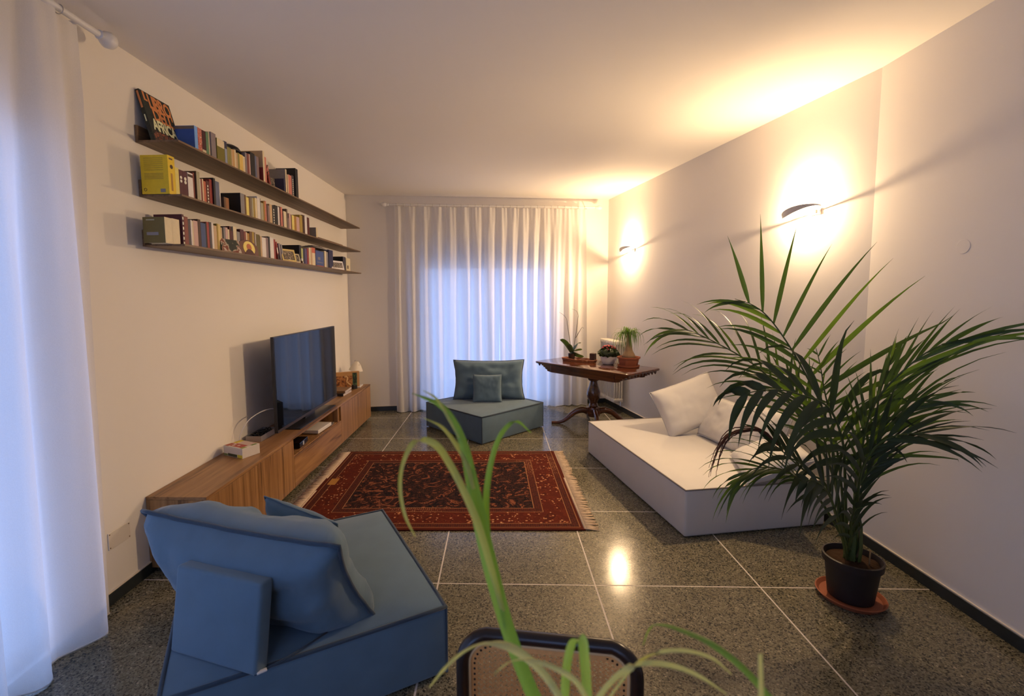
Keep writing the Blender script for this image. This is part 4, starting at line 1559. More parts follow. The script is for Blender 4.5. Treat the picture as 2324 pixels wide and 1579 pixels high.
# cushions of the near seat
dg = V(.961, -.277, 0).normalized()
bk = V(-.277, -.961, 0).normalized()
vv = (V(0, 0, .44) + bk * .24).normalized()
nn = dg.cross(vv)
make_pillow('large_cushion', 'wide bright-blue back cushion slumped on the near seat', 'large blue cushions', 1.0, .53, .34, M['blue_fabric'], basis(V(-1.04, 1.90, PT + .185), dg, vv, nn), .010, M['blue_dark'], 5, .085, .035)
dg2 = V(.39, -.10, -.085).normalized()
vv2 = V(0, 0, .30) + bk * .10
vv2 = (vv2 - dg2 * vv2.dot(dg2)).normalized()
make_pillow('small_cushion', 'small blue cushion on the near seat, half hidden behind the back cushion', 'small blue cushions', .42, .32, .10, M['blue_fabric'], basis(V(-.985, 2.215, PT + .165), dg2, vv2, dg2.cross(vv2)), .004, M['blue_fabric'], 7, .04, .012)
k = thing('back_support', 'blue square support block behind the near back cushion', 'support', (-1.065, 1.60, PT - .012), math.atan2(dg.y, dg.x))
k.rotation_euler = (math.radians(-9), 0, math.atan2(dg.y, dg.x))
obj('block', box(B(), -.205, .205, -.02, .045, 0, .325, .014, 3), M['blue_fabric'], k, True, 50)
obj('seam', tube(B(), [(-.19, .041, .316), (.19, .041, .316)], .004, 6), M['blue_dark'], k)
zM = s2.matrix_basis.inverted() @ Matrix.Translation((-.865, 1.545, PT - .008)) @ Matrix.Rotation(math.radians(38), 4, 'Z')
k = obj('zip_seam', tube(B(), [(-.02, 0, .002), (.12, .02, .003), (.26, .06, .003)], .004, 6), M['blue_dark'], s2, True)
k.matrix_local = zM
k = obj('zip_pull', box(B(), -.012, .022, -.008, .006, .002, .010, .002, 1), M['white_plastic'], s2)
k.matrix_local = zM
k['label'] = 'white zip pull'

# ------------------------------------------------------------------ white daybed
bd_u = V(-.182, .983, 0).normalized()
bd_v = V(.983, .182, 0).normalized()
bed = thing('daybed', 'low white upholstered daybed mattress along the right wall', 'daybed')
bed.matrix_world = basis(V(1.262, 3.117, 0), bd_u, -bd_v, V(0, 0, 1))
BLn, BWd, BH = 1.79, 1.095, .340
bm = B()
box(bm, 0, BLn, -BWd, 0, .006, BH, .018, 3)
bmesh.ops.subdivide_edges(bm, edges=[e for e in bm.edges if e.calc_length() > .3], cuts=8, use_grid_fill=True)
for v in bm.verts:
    c = v.co - V(BLn / 2, -BWd / 2, BH / 2)
    k = .008 * noise.noise(v.co * 2.3 + V(4, 0, 0))
    if abs(c.z) < BH / 2 - .03:
        v.co += V(c.x / BLn, c.y / BWd, 0).normalized() * (k + .006)
    elif c.z > 0:
        e = max(0, 1 - (2 * c.x / BLn) ** 4) * max(0, 1 - (2 * c.y / BWd) ** 4)
        v.co.z += .014 * e
obj('mattress', bm, M['white_fabric'], bed, True, 60)
q = .004
loop = []
for a, b in (((q, -q), (BLn - q, -q)), ((BLn - q, -q), (BLn - q, -BWd + q)), ((BLn - q, -BWd + q), (q, -BWd + q)), ((q, -BWd + q), (q, -q))):
    for i in range(8):
        t = i / 8
        loop.append((a[0] + (b[0] - a[0]) * t, a[1] + (b[1] - a[1]) * t, BH - .003))
obj('piping', tube(B(), loop, .006, 7, closed=True), M['white_pipe'], bed, True)


def pil(lab, c, u, v, w, h, t, seed):
    u = Vector(u).normalized()
    v = Vector(v)
    v = (v - u * v.dot(u)).normalized()
    make_pillow('white_cushion', lab, 'white cushions on the daybed', w, h, t, M['white_fabric'], basis(Vector(c), u, v, u.cross(v)), .0035, M['white_fabric'], seed, .05, .014)


pil('white cushion standing tilted at the far end of the daybed', (1.80, 4.43, .620), (.93, .16, .30), (-.22, .32, .9), .62, .46, .17, 21)
pil('white cushion leaning low behind the tilted one on the daybed', (2.00, 4.13, .535), (-.19, .98, .0), (.45, .10, .88), .52, .40, .15, 22)
pil('white cushion propped against the wall in the middle of the daybed', (2.07, 3.72, .56), (-.19, .98, .02), (.30, .06, .95), .50, .44, .16, 23)
pil('white cushion lying behind the palm at the near end of the daybed', (1.97, 3.40, .475), (.25, .95, .03), (.85, -.2, .45), .55, .45, .15, 24)

# ------------------------------------------------------------------ mahogany table
TC = V(1.215, 5.99, 0)
tu = V(.655, -.756, 0).normalized()
tb = thing('pedestal_table', 'polished mahogany pedestal table on curved legs in the far right corner', 'table')
tb.matrix_world = basis(TC, tu, V(-tu.y, tu.x, 0), V(0, 0, 1))
TL_, TWd, THt = 1.47, .68, .780


def rrect(a, b, r, n=6):
    out = []
    for cx, cy, s in ((a - r, b - r, 0), (-a + r, b - r, 1), (-a + r, -b + r, 2), (a - r, -b + r, 3)):
        for i in range(n + 1):
            an = PI / 2 * (s + i / n)
            out.append((cx + r * math.cos(an), cy + r * math.sin(an)))
    return out


bm = B()
prof = [(0.004, THt - .026), (0.0, THt - .020), (-.002, THt - .010), (.001, THt - .003), (.006, THt)]
rings = []
for ins, z in prof:
    rings.append([bm.verts.new((x, y, z)) for x, y in rrect(TL_ / 2 - ins, TWd / 2 - ins, .05)])
for a, b in zip(rings, rings[1:]):
    for i in range(len(a)):
        bm.faces.new((a[i], a[(i + 1) % len(a)], b[(i + 1) % len(b)], b[i]))
bm.faces.new(rings[-1])
bm.faces.new(rings[0][::-1])
obj('table_top', bm, M['mahogany'], tb, True, 35)
boxm('apron', -.50, .50, -.27, .27, THt - .135, THt - .026, M['mahogany'], tb, .004, 2)
for sgn in (-1, 1):
    for k in range(9):
        y = -.27 + .54 * k / 8
        bm = B()
        tri = [(-.026, 0), (.026, 0), (.016, -.022), (0, -.042), (-.016, -.022)]
        prism(bm, [(y + a, THt - .026 + b) for a, b in tri], 0, .012)
        o = obj('edge_tooth', bm, M['mahogany'], tb)
        o.matrix_local = Matrix(((0, 0, 1, sgn * (TL_ / 2 - .035) - .006), (1, 0, 0, 0), (0, 1, 0, 0), (0, 0, 0, 1)))
    for ys in (-.262, .250):
        bm = B()
        pts = [(.49, THt - .026), (.70, THt - .026)]
        steps = [(.70, .020), (.672, .020), (.672, .032), (.640, .036), (.638, .050), (.606, .056), (.604, .072), (.572, .080), (.568, .096), (.535, .104), (.49, .109)]
        poly = pts + [(x, THt - .026 - d) for x, d in steps]
        prism(bm, [(sgn * x, z) for x, z in poly], 0, .012)
        o = obj('bracket', bm, M['mahogany'], tb)
        o.matrix_local = Matrix(((1, 0, 0, 0), (0, 0, 1, ys), (0, 1, 0, 0), (0, 0, 0, 1)))
bm = lathe(B(), [(.050, .23), (.060, .245), (.048, .27), (.052, .30), (.078, .345), (.088, .395), (.082, .44), (.060, .50), (.048, .545), (.046, .565), (.072, .580), (.076, .592), (.060, .604), (.070, .618), (.060, .645)], 30)
obj('column', bm, M['mahogany'], tb, True, 50)
obj('hub', lathe(B(), [(.055, .10), (.085, .115), (.095, .18), (.085, .225), (.052, .24)], 24), M['mahogany'], tb, True, 50)
for k in range(4):
    a = math.radians(45 + 90 * k) - math.atan2(tu.y, tu.x) * 0 + math.radians(2)
    pts = smooth_path([(.06, 0, .165), (.14, 0, .185), (.24, 0, .155), (.32, 0, .085), (.39, 0, .035), (.46, 0, .018), (.535, 0, .018)], 5)
    rad = resample([.044, .042, .036, .030, .024, .019, .018], len(pts))
    bm = tube(B(), pts, rad, 10)
    bmesh.ops.scale(bm, vec=(1, .75, 1), verts=bm.verts[:])
    o = obj('leg', bm, M['mahogany'], tb, True, 60)
    o.matrix_local = Matrix.Rotation(a, 4, 'Z')


def on_table(x, y):
    return (x, y, THt)


# wicker tray
wt = thing('wicker_tray', 'oblong reddish wicker tray on the mahogany table', 'tray', on_table(1.075, 6.275), math.atan2(-.64, .77))
TLn, TWn = .24, .085
RT = plain('wicker', (.26, .085, .030), .6, noise_amt=.3, nscale=60)


def oval(a, b, n=44, z=0.0, p=3.0):
    out = []
    for i in range(n):
        t = 2 * PI * i / n
        c, s = math.cos(t), math.sin(t)
        out.append((a * abs(c) ** (2 / p) * (1 if c >= 0 else -1), b * abs(s) ** (2 / p) * (1 if s >= 0 else -1), z))
    return out


bm = B()
prism(bm, [(x, y) for x, y, z in oval(TLn, TWn)], 0, .006)
obj('bottom', bm, RT, wt)
for i, z in enumerate((.010, .018, .026, .034)):
    obj('woven_rim', tube(B(), [(x, y, z + .002 * math.sin(j * PI / 2 + i * PI)) for j, (x, y, _) in enumerate(oval(TLn + .003 * i, TWn + .003 * i))], .0052, 6, closed=True), RT, wt, True)
bm = B()
rr = random.Random(5)
for k in range(90):
    x, y = rr.uniform(-.2, .2), rr.uniform(-.06, .06)
    bmesh.ops.create_icosphere(bm, subdivisions=1, radius=rr.uniform(.006, .011), matrix=Matrix.Translation((x, y, .012)))
pb_ = obj('pebbles', bm, plain('pebbles', (.55, .44, .36), .7, noise_amt=.3, nscale=90), wt, True)
pb_['kind'] = 'stuff'

# orchid
oc = thing('orchid', 'leggy orchid without flowers in a dark pot on the wicker tray', 'plant', (.985, 6.345, THt + .012), 0)
obj('pot', lathe(B(), [(.036, 0), (.040, .004), (.050, .085), (.047, .087), (.044, .07)], 24), plain('dark_glass_pot', (.03, .02, .018), .15), oc, True, 50)
OL = leaf_mat('orchid_leaf', (.055, .085, .030), .15, .35)
rr = random.Random(3)
for (dx, dz, L, w, lift) in ((-.10, .20, .27, .085, 1.0), (-.035, .12, .22, .085, .75), (.075, .15, .22, .075, .95), (.085, .05, .20, .075, .5), (.10, -.06, .17, .075, .25)):
    base = V(0, 0, .08)
    pts = [base + V(dx * t * 1.6, -.03 * t, .02 + dz * (t * 1.7 - .8 * t * t)) for t in [i / 8 for i in range(9)]]
    wd_ = [w * (.35 + .65 * math.sin(PI * min(1, .12 + t * .86)) ** .6) * (1 if t < .95 else .35) for t in [i / 8 for i in range(9)]]
    bm = blade(B(), pts, wd_, V(.45, -.6, .4), .15)
    obj('leaf', bm, OL, oc, True)
stm = plain('orchid_stem', (.055, .035, .028), .6)
for pts in ([(0, 0, .08), (-.03, -.01, .28), (-.06, -.01, .47), (-.075, -.01, .56), (-.13, -.01, .62), (-.17, -.01, .645)], [(.02, 0, .08), (.04, 0, .25), (.065, 0, .42), (.08, 0, .56), (.085, 0, .60), (.06, 0, .66), (.0, 0, .69)], [(.055, 0, .30), (.10, 0, .38), (.14, 0, .44), (.16, 0, .42)]):
    P = smooth_path(pts, 5)
    obj('flower_stem', tube(B(), P, resample([.0042, .0035, .0022, .0012], len(P)), 6), stm, oc, True)

# candle
cn = thing('candle', 'square brown pillar candle on the wicker tray', 'candle', (1.235, 6.155, THt + .007), math.radians(-40))
obj('wax', box(B(), -.033, .033, -.033, .033, 0, .115, .004, 2), plain('brown_wax', (.055, .024, .015), .5), cn)
obj('wick', tube(B(), [(0, 0, .114), (.002, 0, .124)], .0015, 5), M['tv_black'], cn)

# pot of red flowers
fp = thing('flowering_plant', 'small red flowering plant in a round white pot on the table', 'plant', on_table(1.405, 6.02), 0)
obj('pot', lathe(B(), [(.062, 0), (.076, .006), (.094, .06), (.100, .115), (.097, .118), (.092, .10)], 30), M['ceramic'], fp, True, 50)
obj('soil', lathe(B(), [(.091, .098), (.091, .102)], 20), M['soil'], fp)
FL = leaf_mat('small_dark_leaf', (.030, .045, .018), .15)
bm = B()
bmesh.ops.create_icosphere(bm, subdivisions=3, radius=1)
for v in bm.verts:
    q = 1 + .16 * noise.noise(v.co * 3.2)
    v.co = V(v.co.x * .118 * q, v.co.y * .118 * q, .135 + v.co.z * .070 * q)
obj('foliage', bm, FL, fp, True)
rr = random.Random(8)
for k in range(170):
    a = rr.uniform(0, 2 * PI)
    ph = rr.uniform(.15, 1.75)
    R_ = rr.uniform(.85, 1.0)
    p = V(.128 * R_ * math.cos(a) * math.sin(ph), .128 * R_ * math.sin(a) * math.sin(ph), .125 + .085 * math.cos(ph))
    d = (p - V(0, 0, .10)).normalized()
    s = V(rr.uniform(-1, 1), rr.uniform(-1, 1), rr.uniform(-1, 1))
    pts = [p - d * .015, p + d * .006, p + d * .024 + V(0, 0, -.006)]
    bm = blade(B(), pts, [.012, .036, .004], s, .1)
    obj('leaf', bm, FL, fp, True)
PT_ = [plain('red_petal', (.34, .020, .030), .6), plain('pink_petal', (.50, .090, .085), .6)]
for k in range(46):
    a = rr.uniform(0, 2 * PI)
    ph = rr.uniform(.0, 1.05) ** .8
    p = V(.112 * math.cos(a) * math.sin(ph), .112 * math.sin(a) * math.sin(ph), .155 + .085 * math.cos(ph))
    bm = B()
    bmesh.ops.create_icosphere(bm, subdivisions=1, radius=rr.uniform(.009, .014), matrix=Matrix.Translation(p) @ Matrix.Diagonal((1, 1, .7, 1)))
    obj('blossom', bm, PT_[k % 3 == 0], fp, True)

# ponytail palm
pp = thing('ponytail_palm', 'ponytail palm with swollen trunk in a terracotta pot on the table', 'plant', on_table(1.60, 5.79), 0)
hexa = lambda a: 1.0 + .035 * math.cos(6 * a)
obj('saucer', lathe(B(), [(.115, 0), (.130, .004), (.134, .022), (.128, .024), (.118, .010)], 30), M['terracotta'], pp, True, 50)
obj('pot', lathe(B(), [(.100, .010), (.105, .014), (.122, .100), (.136, .104), (.138, .124), (.128, .126), (.118, .112)], 36, sq=hexa), M['terracotta'], pp, True, 40)
obj('soil', lathe(B(), [(.116, .108), (.116, .113)], 24), M['soil'], pp)
obj('trunk', lathe(B(), [(.060, .108), (.078, .128), (.070, .155), (.046, .20), (.034, .26), (.029, .33), (.027, .40)], 24), plain('trunk_bark', (.36, .23, .12), .8, noise_amt=.25, nscale=40, bump=.3, bscale=80), pp, True, 60)
PL = [leaf_mat('pony_leaf', (.10, .175, .035), .3), leaf_mat('pony_leaf_light', (.17, .25, .055), .3)]
rr = random.Random(12)
for k in range(90):
    a = rr.uniform(0, 2 * PI)
    up = rr.uniform(.05, .16)
    R_ = rr.uniform(.05, .14) if k < 72 else rr.uniform(.15, .22)
    L = rr.uniform(.10, .30)
    b = V(.012 * math.cos(a), .012 * math.sin(a), rr.uniform(.38, .42))
    pts = []
    for i in range(9):
        t = i / 8
        rad = R_ * (1 - (1 - t) ** 2.2)
        z = up * 2.6 * t - (up * 2.6 + L - up * .6) * t * t
        pts.append(b + V(rad * math.cos(a + .3 * t), rad * math.sin(a + .3 * t), z))
    bm = blade(B(), pts, [.010, .011, .011, .010, .009, .008, .007, .005, .001], V(-math.sin(a), math.cos(a), .2), .1)
    obj('leaf', bm, PL[k % 3 == 0], pp, True)

# ------------------------------------------------------------------ radiator on the right wall near the corner
rd = thing('radiator', 'off-white column radiator on the right wall behind the table', 'radiator')
s_far = wr_L - .12
rd.matrix_world = basis(rw(s_far - .56, .035), wr_u, -wr_n, V(0, 0, 1))
sec_me = None
for k in range(10):
    if sec_me is None:
        bm = B()
        for q in range(4):
            y = .022 + q * .036
            tube(bm, [(0, y, .19), (0, y, .98)], .0125, 8)
        box(bm, -.022, .022, .006, .146, .965, 1.02, .012, 2)
        box(bm, -.022, .022, .006, .146, .15, .205, .012, 2)
        o = obj('section', bm, M['radiator'], rd, True, 40)
        sec_me = o.data
    else:
        o = bpy.data.objects.new('section', sec_me)
        link(o, rd)
    o.location = (.025 + .052 * k, 0, 0)
obj('valve', tube(B(), [(.0, .07, .175), (-.05, .07, .175), (-.05, .07, .12)], .011, 8), M['chrome'], rd, True, 40)
for k in (.1, .42):
    boxm('wall_bracket', k, k + .03, -.035, .01, .93, .96, M['radiator'], rd)


# ------------------------------------------------------------------ wall lamps
def wall_lamp(label, s, z, power):
    """Ribbon loop lamp; local x along the wall away from the viewer, y into the room."""
    o = thing('wall_lamp', label, 'lamp', group='curved white wall lamps')
    o.matrix_world = basis(rw(s, 0, z), wr_u, -wr_n, V(0, 0, 1))
    n = 56
    A_, D_ = .165, .058
    bm = B()
    top, bot, ti, bi = [], [], [], []
    for i in range(n):
        t = 2 * PI * i / n
        c, s_ = math.cos(t), math.sin(t)
        x = A_ * c
        y = .072 + D_ * s_ * (1 - .25 * c)
        # far end tall and pointed, near end slim; front side lifts
        hh = .005 + .022 * max(0.0, s_) ** .8 * (0.5 + .5 * c) ** .5
        fl = .020 * max(0.0, s_) ** .5 * (0.5 + .5 * c) ** .6
        zc = .016 * s_ - .020 * c
        for lst, dz, k, q in ((top, hh, 1, 1), (bot, -hh, 1, 0), (ti, hh, .985, 1), (bi, -hh, .985, 0)):
            lst.append(bm.verts.new((x * k, .072 + (y - .072) * k + fl * q, zc + dz)))
    for i in range(n):
        j = (i + 1) % n
        bm.faces.new((bot[i], bot[j], top[j], top[i]))
        bm.faces.new((ti[i], ti[j], bi[j], bi[i]))
        bm.faces.new((top[i], top[j], ti[j], ti[i]))
        bm.faces.new((bi[i], bi[j], bot[j], bot[i]))
    obj('ribbon', bm, M['lamp_shell'], o, True, 50)
    bm = B()
    box(bm, -.11, -.02, 0, .018, -.032, .012, .005, 2)
    box(bm, -.085, -.045, .015, .030, -.022, .004, .003, 1)
    obj('wall_mount', bm, M['lamp_shell'], o)
    obj('bulb', tube(B(), [(-.045, .070, .003), (.045, .070, -.003)], .0055, 10), M['bulb'], o, True, 50)
    for nm, pw, typ, loc, rx, sz in (('bulb_light', power * .42, 'POINT', (0, .100, .004), 0, 0), ('up_light', power * .45, 'SPOT', (0, .060, .018), PI - math.radians(26), 150), ('room_light', power * 1.55, 'SPOT', (0, .105, -.040), math.radians(68), 150)):
        ld = bpy.data.lights.new(nm, typ)
        ld.energy = pw
        ld.color = LAMP_COL
        ld.shadow_soft_size = .035 if nm == 'room_light' else .012
        lo = bpy.data.objects.new(nm, ld)
        link(lo, o)
        lo.location = loc
        if typ == 'SPOT':
            ld.spot_size = math.radians(sz)
            ld.spot_blend = 1.0
            lo.rotation_euler = (rx, 0, 0)
    return o


wall_lamp('curved white wall lamp above the daybed, the nearer one', .50, 2.275, LAMP_W)
wall_lamp('curved white wall lamp near the far corner above the table', 3.36, 2.270, LAMP_W)

# wall plates
o = thing('cover_plate', 'blank rectangular cover plate low on the left wall beside the curtain', 'plate', (XL, 2.445, .30), 0)
boxm('plate', .0002, .006, -.075, .075, 0, .095, plain('plate_cream', (.72, .66, .58), .45, noise_amt=.01), o, .0015, 1)
for y in (-.066, .066):
    for z in (.010, .085):
        obj('screw', lathe(B(), [(.0035, -.0008), (.0035, .0008)], 10), BM['brown'], o).matrix_local = Matrix.Translation((.0062, y, z)) @ Matrix.Rotation(PI / 2, 4, 'Y')
o = thing('round_plate', 'round painted-over box cover high on the right wall by the palm', 'plate', (XR, 2.562, 1.905), 0)
obj('disc', lathe(B(), [(.038, 0), (.0375, .001), (.036, .0014)], 30), M['wall'], o).matrix_local = Matrix.Translation((-.0002, 0, 0)) @ Matrix.Rotation(-PI / 2, 4, 'Y')

# ------------------------------------------------------------------ potted palm
FRONDS=[
([(1.838, 2.5, 0.443), (1.812, 2.53, 0.775), (1.767, 2.57, 1.033), (1.687, 2.62, 1.236), (1.608, 2.66, 1.399), (1.52, 2.7, 1.539), (1.437, 2.72, 1.609), (1.354, 2.74, 1.639)], {'t0': 0.36, 'n': 12, 'L': 0.8, 'g': 0.22, 'a': (92, 42), 'N': (0, -1, 0.1), 'w': 0.029, 'Ll': 0.5, 'gl': 0.75, 'b': (40, 22)}),
([(1.877, 2.52, 0.408), (1.818, 2.58, 0.733), (1.675, 2.68, 1.018), (1.551, 2.76, 1.204), (1.43, 2.82, 1.303), (1.264, 2.88, 1.401), (1.141, 2.9, 1.451), (1.034, 2.92, 1.44)], {'t0': 0.46, 'n': 14, 'L': 0.46, 'g': 1.0, 'a': (48, 22), 'N': (-0.2, -0.6, 0.8), 'w': 0.02, 'Ll': 0.5, 'gl': 1.0, 'b': (45, 22)}),
([(1.846, 2.46, 0.414), (1.781, 2.4, 0.705), (1.712, 2.34, 0.933), (1.606, 2.3, 1.111), (1.453, 2.26, 1.181), (1.308, 2.22, 1.217), (1.174, 2.19, 1.211), (1.104, 2.18, 1.176)], {'t0': 0.4, 'n': 11, 'L': 0.46, 'g': 2.3, 'a': (62, 25), 'N': (0, -0.9, 0.45), 'w': 0.048, 'Ll': 0.46, 'gl': 2.3, 'b': (62, 25)}),
([(1.917, 2.48, 0.429), (1.866, 2.42, 0.721), (1.832, 2.36, 0.961), (1.824, 2.3, 1.133), (1.86, 2.24, 1.263), (1.911, 2.18, 1.371), (1.949, 2.13, 1.43), (2.003, 2.1, 1.462)], {'t0': 0.36, 'n': 14, 'L': 0.68, 'g': 0.75, 'a': (42, 16), 'N': (0.05, -1, 0.2), 'w': 0.021, 'Ll': 0.44, 'gl': 0.3, 'b': (26, 14)}),
([(1.903, 2.46, 0.414), (1.85, 2.4, 0.658), (1.826, 2.34, 0.821), (1.852, 2.28, 0.946), (1.884, 2.2, 1.009), (1.921, 2.13, 1.031), (1.962, 2.07, 1.023)], {'t0': 0.42, 'n': 10, 'L': 0.44, 'g': 0.9, 'a': (40, 20), 'N': (0, -0.8, 0.6), 'w': 0.026, 'Ll': 0.44, 'gl': 0.9, 'b': (36, 16)}),
([(1.824, 2.46, 0.389), (1.715, 2.44, 0.66), (1.595, 2.4, 0.739), (1.486, 2.36, 0.823), (1.39, 2.33, 0.902), (1.313, 2.31, 0.942)], {'t0': 0.45, 'n': 8, 'L': 0.42, 'g': 0.95, 'a': (40, 20), 'N': (-0.1, -0.7, 0.7), 'w': 0.032, 'Ll': 0.42, 'gl': 1.1, 'b': (55, 25)}),
([(1.854, 2.5, 0.356), (1.702, 2.5, 0.59), (1.556, 2.5, 0.707), (1.439, 2.5, 0.736), (1.346, 2.5, 0.716), (1.274, 2.5, 0.649)], {'t0': 0.55, 'n': 10, 'L': 0.4, 'g': 1.6, 'a': (30, 15), 'N': (0, -0.5, 0.85), 'w': 0.017, 'Ll': 0.42, 'gl': 1.6, 'b': (30, 15)}),
([(1.808, 2.42, 0.374), (1.69, 2.34, 0.591), (1.597, 2.28, 0.712), (1.511, 2.24, 0.768), (1.429, 2.21, 0.776)], {'t0': 0.45, 'n': 7, 'L': 0.34, 'g': 1.2, 'a': (45, 22), 'N': (0, -0.8, 0.6), 'w': 0.034, 'Ll': 0.3, 'gl': 1.4, 'b': (55, 25)}),
([(1.857, 2.44, 0.364), (1.825, 2.4, 0.493), (1.813, 2.36, 0.571), (1.832, 2.33, 0.596)], {'t0': 0.4, 'n': 5, 'L': 0.26, 'g': 1.2, 'a': (45, 20), 'N': (0, -0.8, 0.6), 'w': 0.028, 'Ll': 0.24, 'gl': 1.2, 'b': (40, 20)}),
([(1.884, 2.52, 0.408), (1.865, 2.56, 0.715), (1.844, 2.6, 0.939), (1.812, 2.63, 1.118), (1.8, 2.66, 1.262), (1.784, 2.68, 1.359)], {'t0': 0.45, 'n': 12, 'L': 0.32, 'g': 0.35, 'a': (68, 40), 'N': (0.1, -1, 0), 'w': 0.014, 'Ll': 0.14, 'gl': 0.3, 'b': (75, 45)}),
([(1.916, 2.5, 0.419), (1.913, 2.5, 0.738), (1.945, 2.5, 0.955), (2.002, 2.5, 1.133), (2.044, 2.5, 1.285), (2.069, 2.5, 1.378)], {'t0': 0.5, 'n': 6, 'L': 0.38, 'g': 0.35, 'a': (32, 10), 'N': (0, -1, 0.1), 'w': 0.032, 'Ll': 0.26, 'gl': 0.3, 'b': (24, 8)}),
([(1.9, 2.56, 0.388), (1.872, 2.62, 0.693), (1.814, 2.7, 0.949), (1.732, 2.78, 1.1), (1.674, 2.84, 1.182), (1.63, 2.88, 1.216)], {'t0': 0.5, 'n': 9, 'L': 0.34, 'g': 0.7, 'a': (40, 22), 'N': (0, -0.9, 0.4), 'w': 0.022, 'Ll': 0.36, 'gl': 0.7, 'b': (40, 22)}),
([(1.938, 2.52, 0.384), (1.949, 2.5, 0.641), (1.984, 2.47, 0.869), (2.032, 2.43, 1.021), (2.11, 2.4, 1.109), (2.179, 2.36, 1.141)], {'t0': 0.42, 'n': 10, 'L': 0.42, 'g': 0.9, 'a': (42, 20), 'N': (0, -0.9, 0.5), 'w': 0.019, 'Ll': 0.34, 'gl': 0.7, 'b': (36, 16)}),
([(1.882, 2.46, 0.378), (1.851, 2.42, 0.602), (1.858, 2.38, 0.725), (1.887, 2.34, 0.809), (1.914, 2.31, 0.843)], {'t0': 0.5, 'n': 5, 'L': 0.26, 'g': 0.5, 'a': (34, 16), 'N': (0, -0.8, 0.6), 'w': 0.026, 'Ll': 0.22, 'gl': 0.5, 'b': (30, 14)})]
DEAD_TIP=[(1.39, 2.33, 0.913), (1.328, 2.32, 0.972), (1.265, 2.31, 1.002), (1.187, 2.3, 1.0), (1.123, 2.29, 0.981), (1.078, 2.28, 0.924), (1.055, 2.28, 0.851), (1.04, 2.28, 0.783)]

pm = thing('potted_palm', 'tall potted palm with arching fronds before the right wall', 'plant', (1.92, 2.50, 0), 0)
PO = V(1.92, 2.50, 0)
obj('pot', lathe(B(), [(.098, .012), (.104, .016), (.124, .200), (.136, .204), (.138, .240), (.130, .243), (.124, .225), (.120, .19)], 40), M['dark_pot'], pm, True, 40)
bm = lathe(B(), [(.118, .175), (.118, .214), (.06, .222), (.004, .226)], 26)
for v in bm.verts:
    v.co.z += .010 * noise.noise(v.co * 40)
obj('soil', bm, M['soil'], pm, True)
sa = thing('plant_saucer', 'round terracotta saucer under the palm pot', 'saucer', (1.92, 2.50, 0), 0)
obj('dish', lathe(B(), [(.125, 0), (.140, .002), (.160, .028), (.154, .030), (.140, .012), (.02, .010)], 40), M['terracotta'], sa, True, 40)


def grow_frond(idx, R, k):
    rr = random.Random(100 + idx)
    Rl = [Vector(p) - PO for p in R]
    b = V(rr.uniform(-.035, .035), rr.uniform(-.03, .03), .20)
    P = smooth_path([b, b * .6 + Rl[0] * .4] + Rl, 6)
    n = len(P)
    rad = resample([.0085, .0080, .0068, .0055, .0042, .0030, .0016], n)
    fo = obj('frond', tube(B(), P, rad, 7), M['palm_stem'], pm, True)
    cum = [0.0]
    for a, c in zip(P, P[1:]):
        cum.append(cum[-1] + (c - a).length)
    Nn = Vector(k['N']).normalized()
    mats = [M['palm'], M['palm_dark'], M['palm_light']]
    dark = idx in (2, 4, 5, 7, 8, 13)
    for q in range(k['n']):
        for sgn in (1, -1):
            f = k['t0'] + (1 - k['t0']) * ((q + (.25 if sgn < 0 else .0) + .1) / k['n'])
            s = f * cum[-1]
            i = max(j for j in range(n) if cum[j] <= s)
            i = min(i, n - 2)
            tt = (s - cum[i]) / max(1e-6, cum[i + 1] - cum[i])
            base = P[i].lerp(P[i + 1], tt)
            T = (P[i + 1] - P[i]).normalized()
            side = T.cross(Nn).normalized() * sgn
            prof = math.sin(PI * min(1, .28 + .62 * (q / max(1, k['n'] - 1)))) ** .6
            L = (k['L'] if sgn > 0 else k['Ll']) * prof * rr.uniform(.88, 1.1)
            g_ = (k['g'] if sgn > 0 else k['gl']) * rr.uniform(.8, 1.2)
            a0, a1 = k['a'] if sgn > 0 else k['b']
            al = math.radians(a0 + (a1 - a0) * q / max(1, k['n'] - 1) + rr.uniform(-4, 4))
            d = (T * math.cos(al) + side * math.sin(al) + Nn * rr.uniform(.02, .16)).normalized()
            seg = 8
            pts = [base.copy()]
            for j in range(seg):
                pts.append(pts[-1] + d * (L / seg))
                d = (d + V(0, 0, -1) * (g_ * (.22 + 1.5 * (j / seg) ** 1.4) / seg * 1.6)).normalized()
            # keep clear of the right wall
            for p_ in pts:
                lim = XR - .012 - PO.x
                if p_.x > lim:
                    p_.x = lim - .002 * rr.random()
            w = k['w'] * rr.uniform(.75, 1.05)
            wid = [w * v for v in (.40, .85, 1.0, .98, .86, .66, .42, .20, .02)]
            bl = blade(B(), pts, wid, T, .16)
            obj('leaflet', bl, mats[1] if dark else mats[2 if rr.random() < .22 else 0], fo, True)


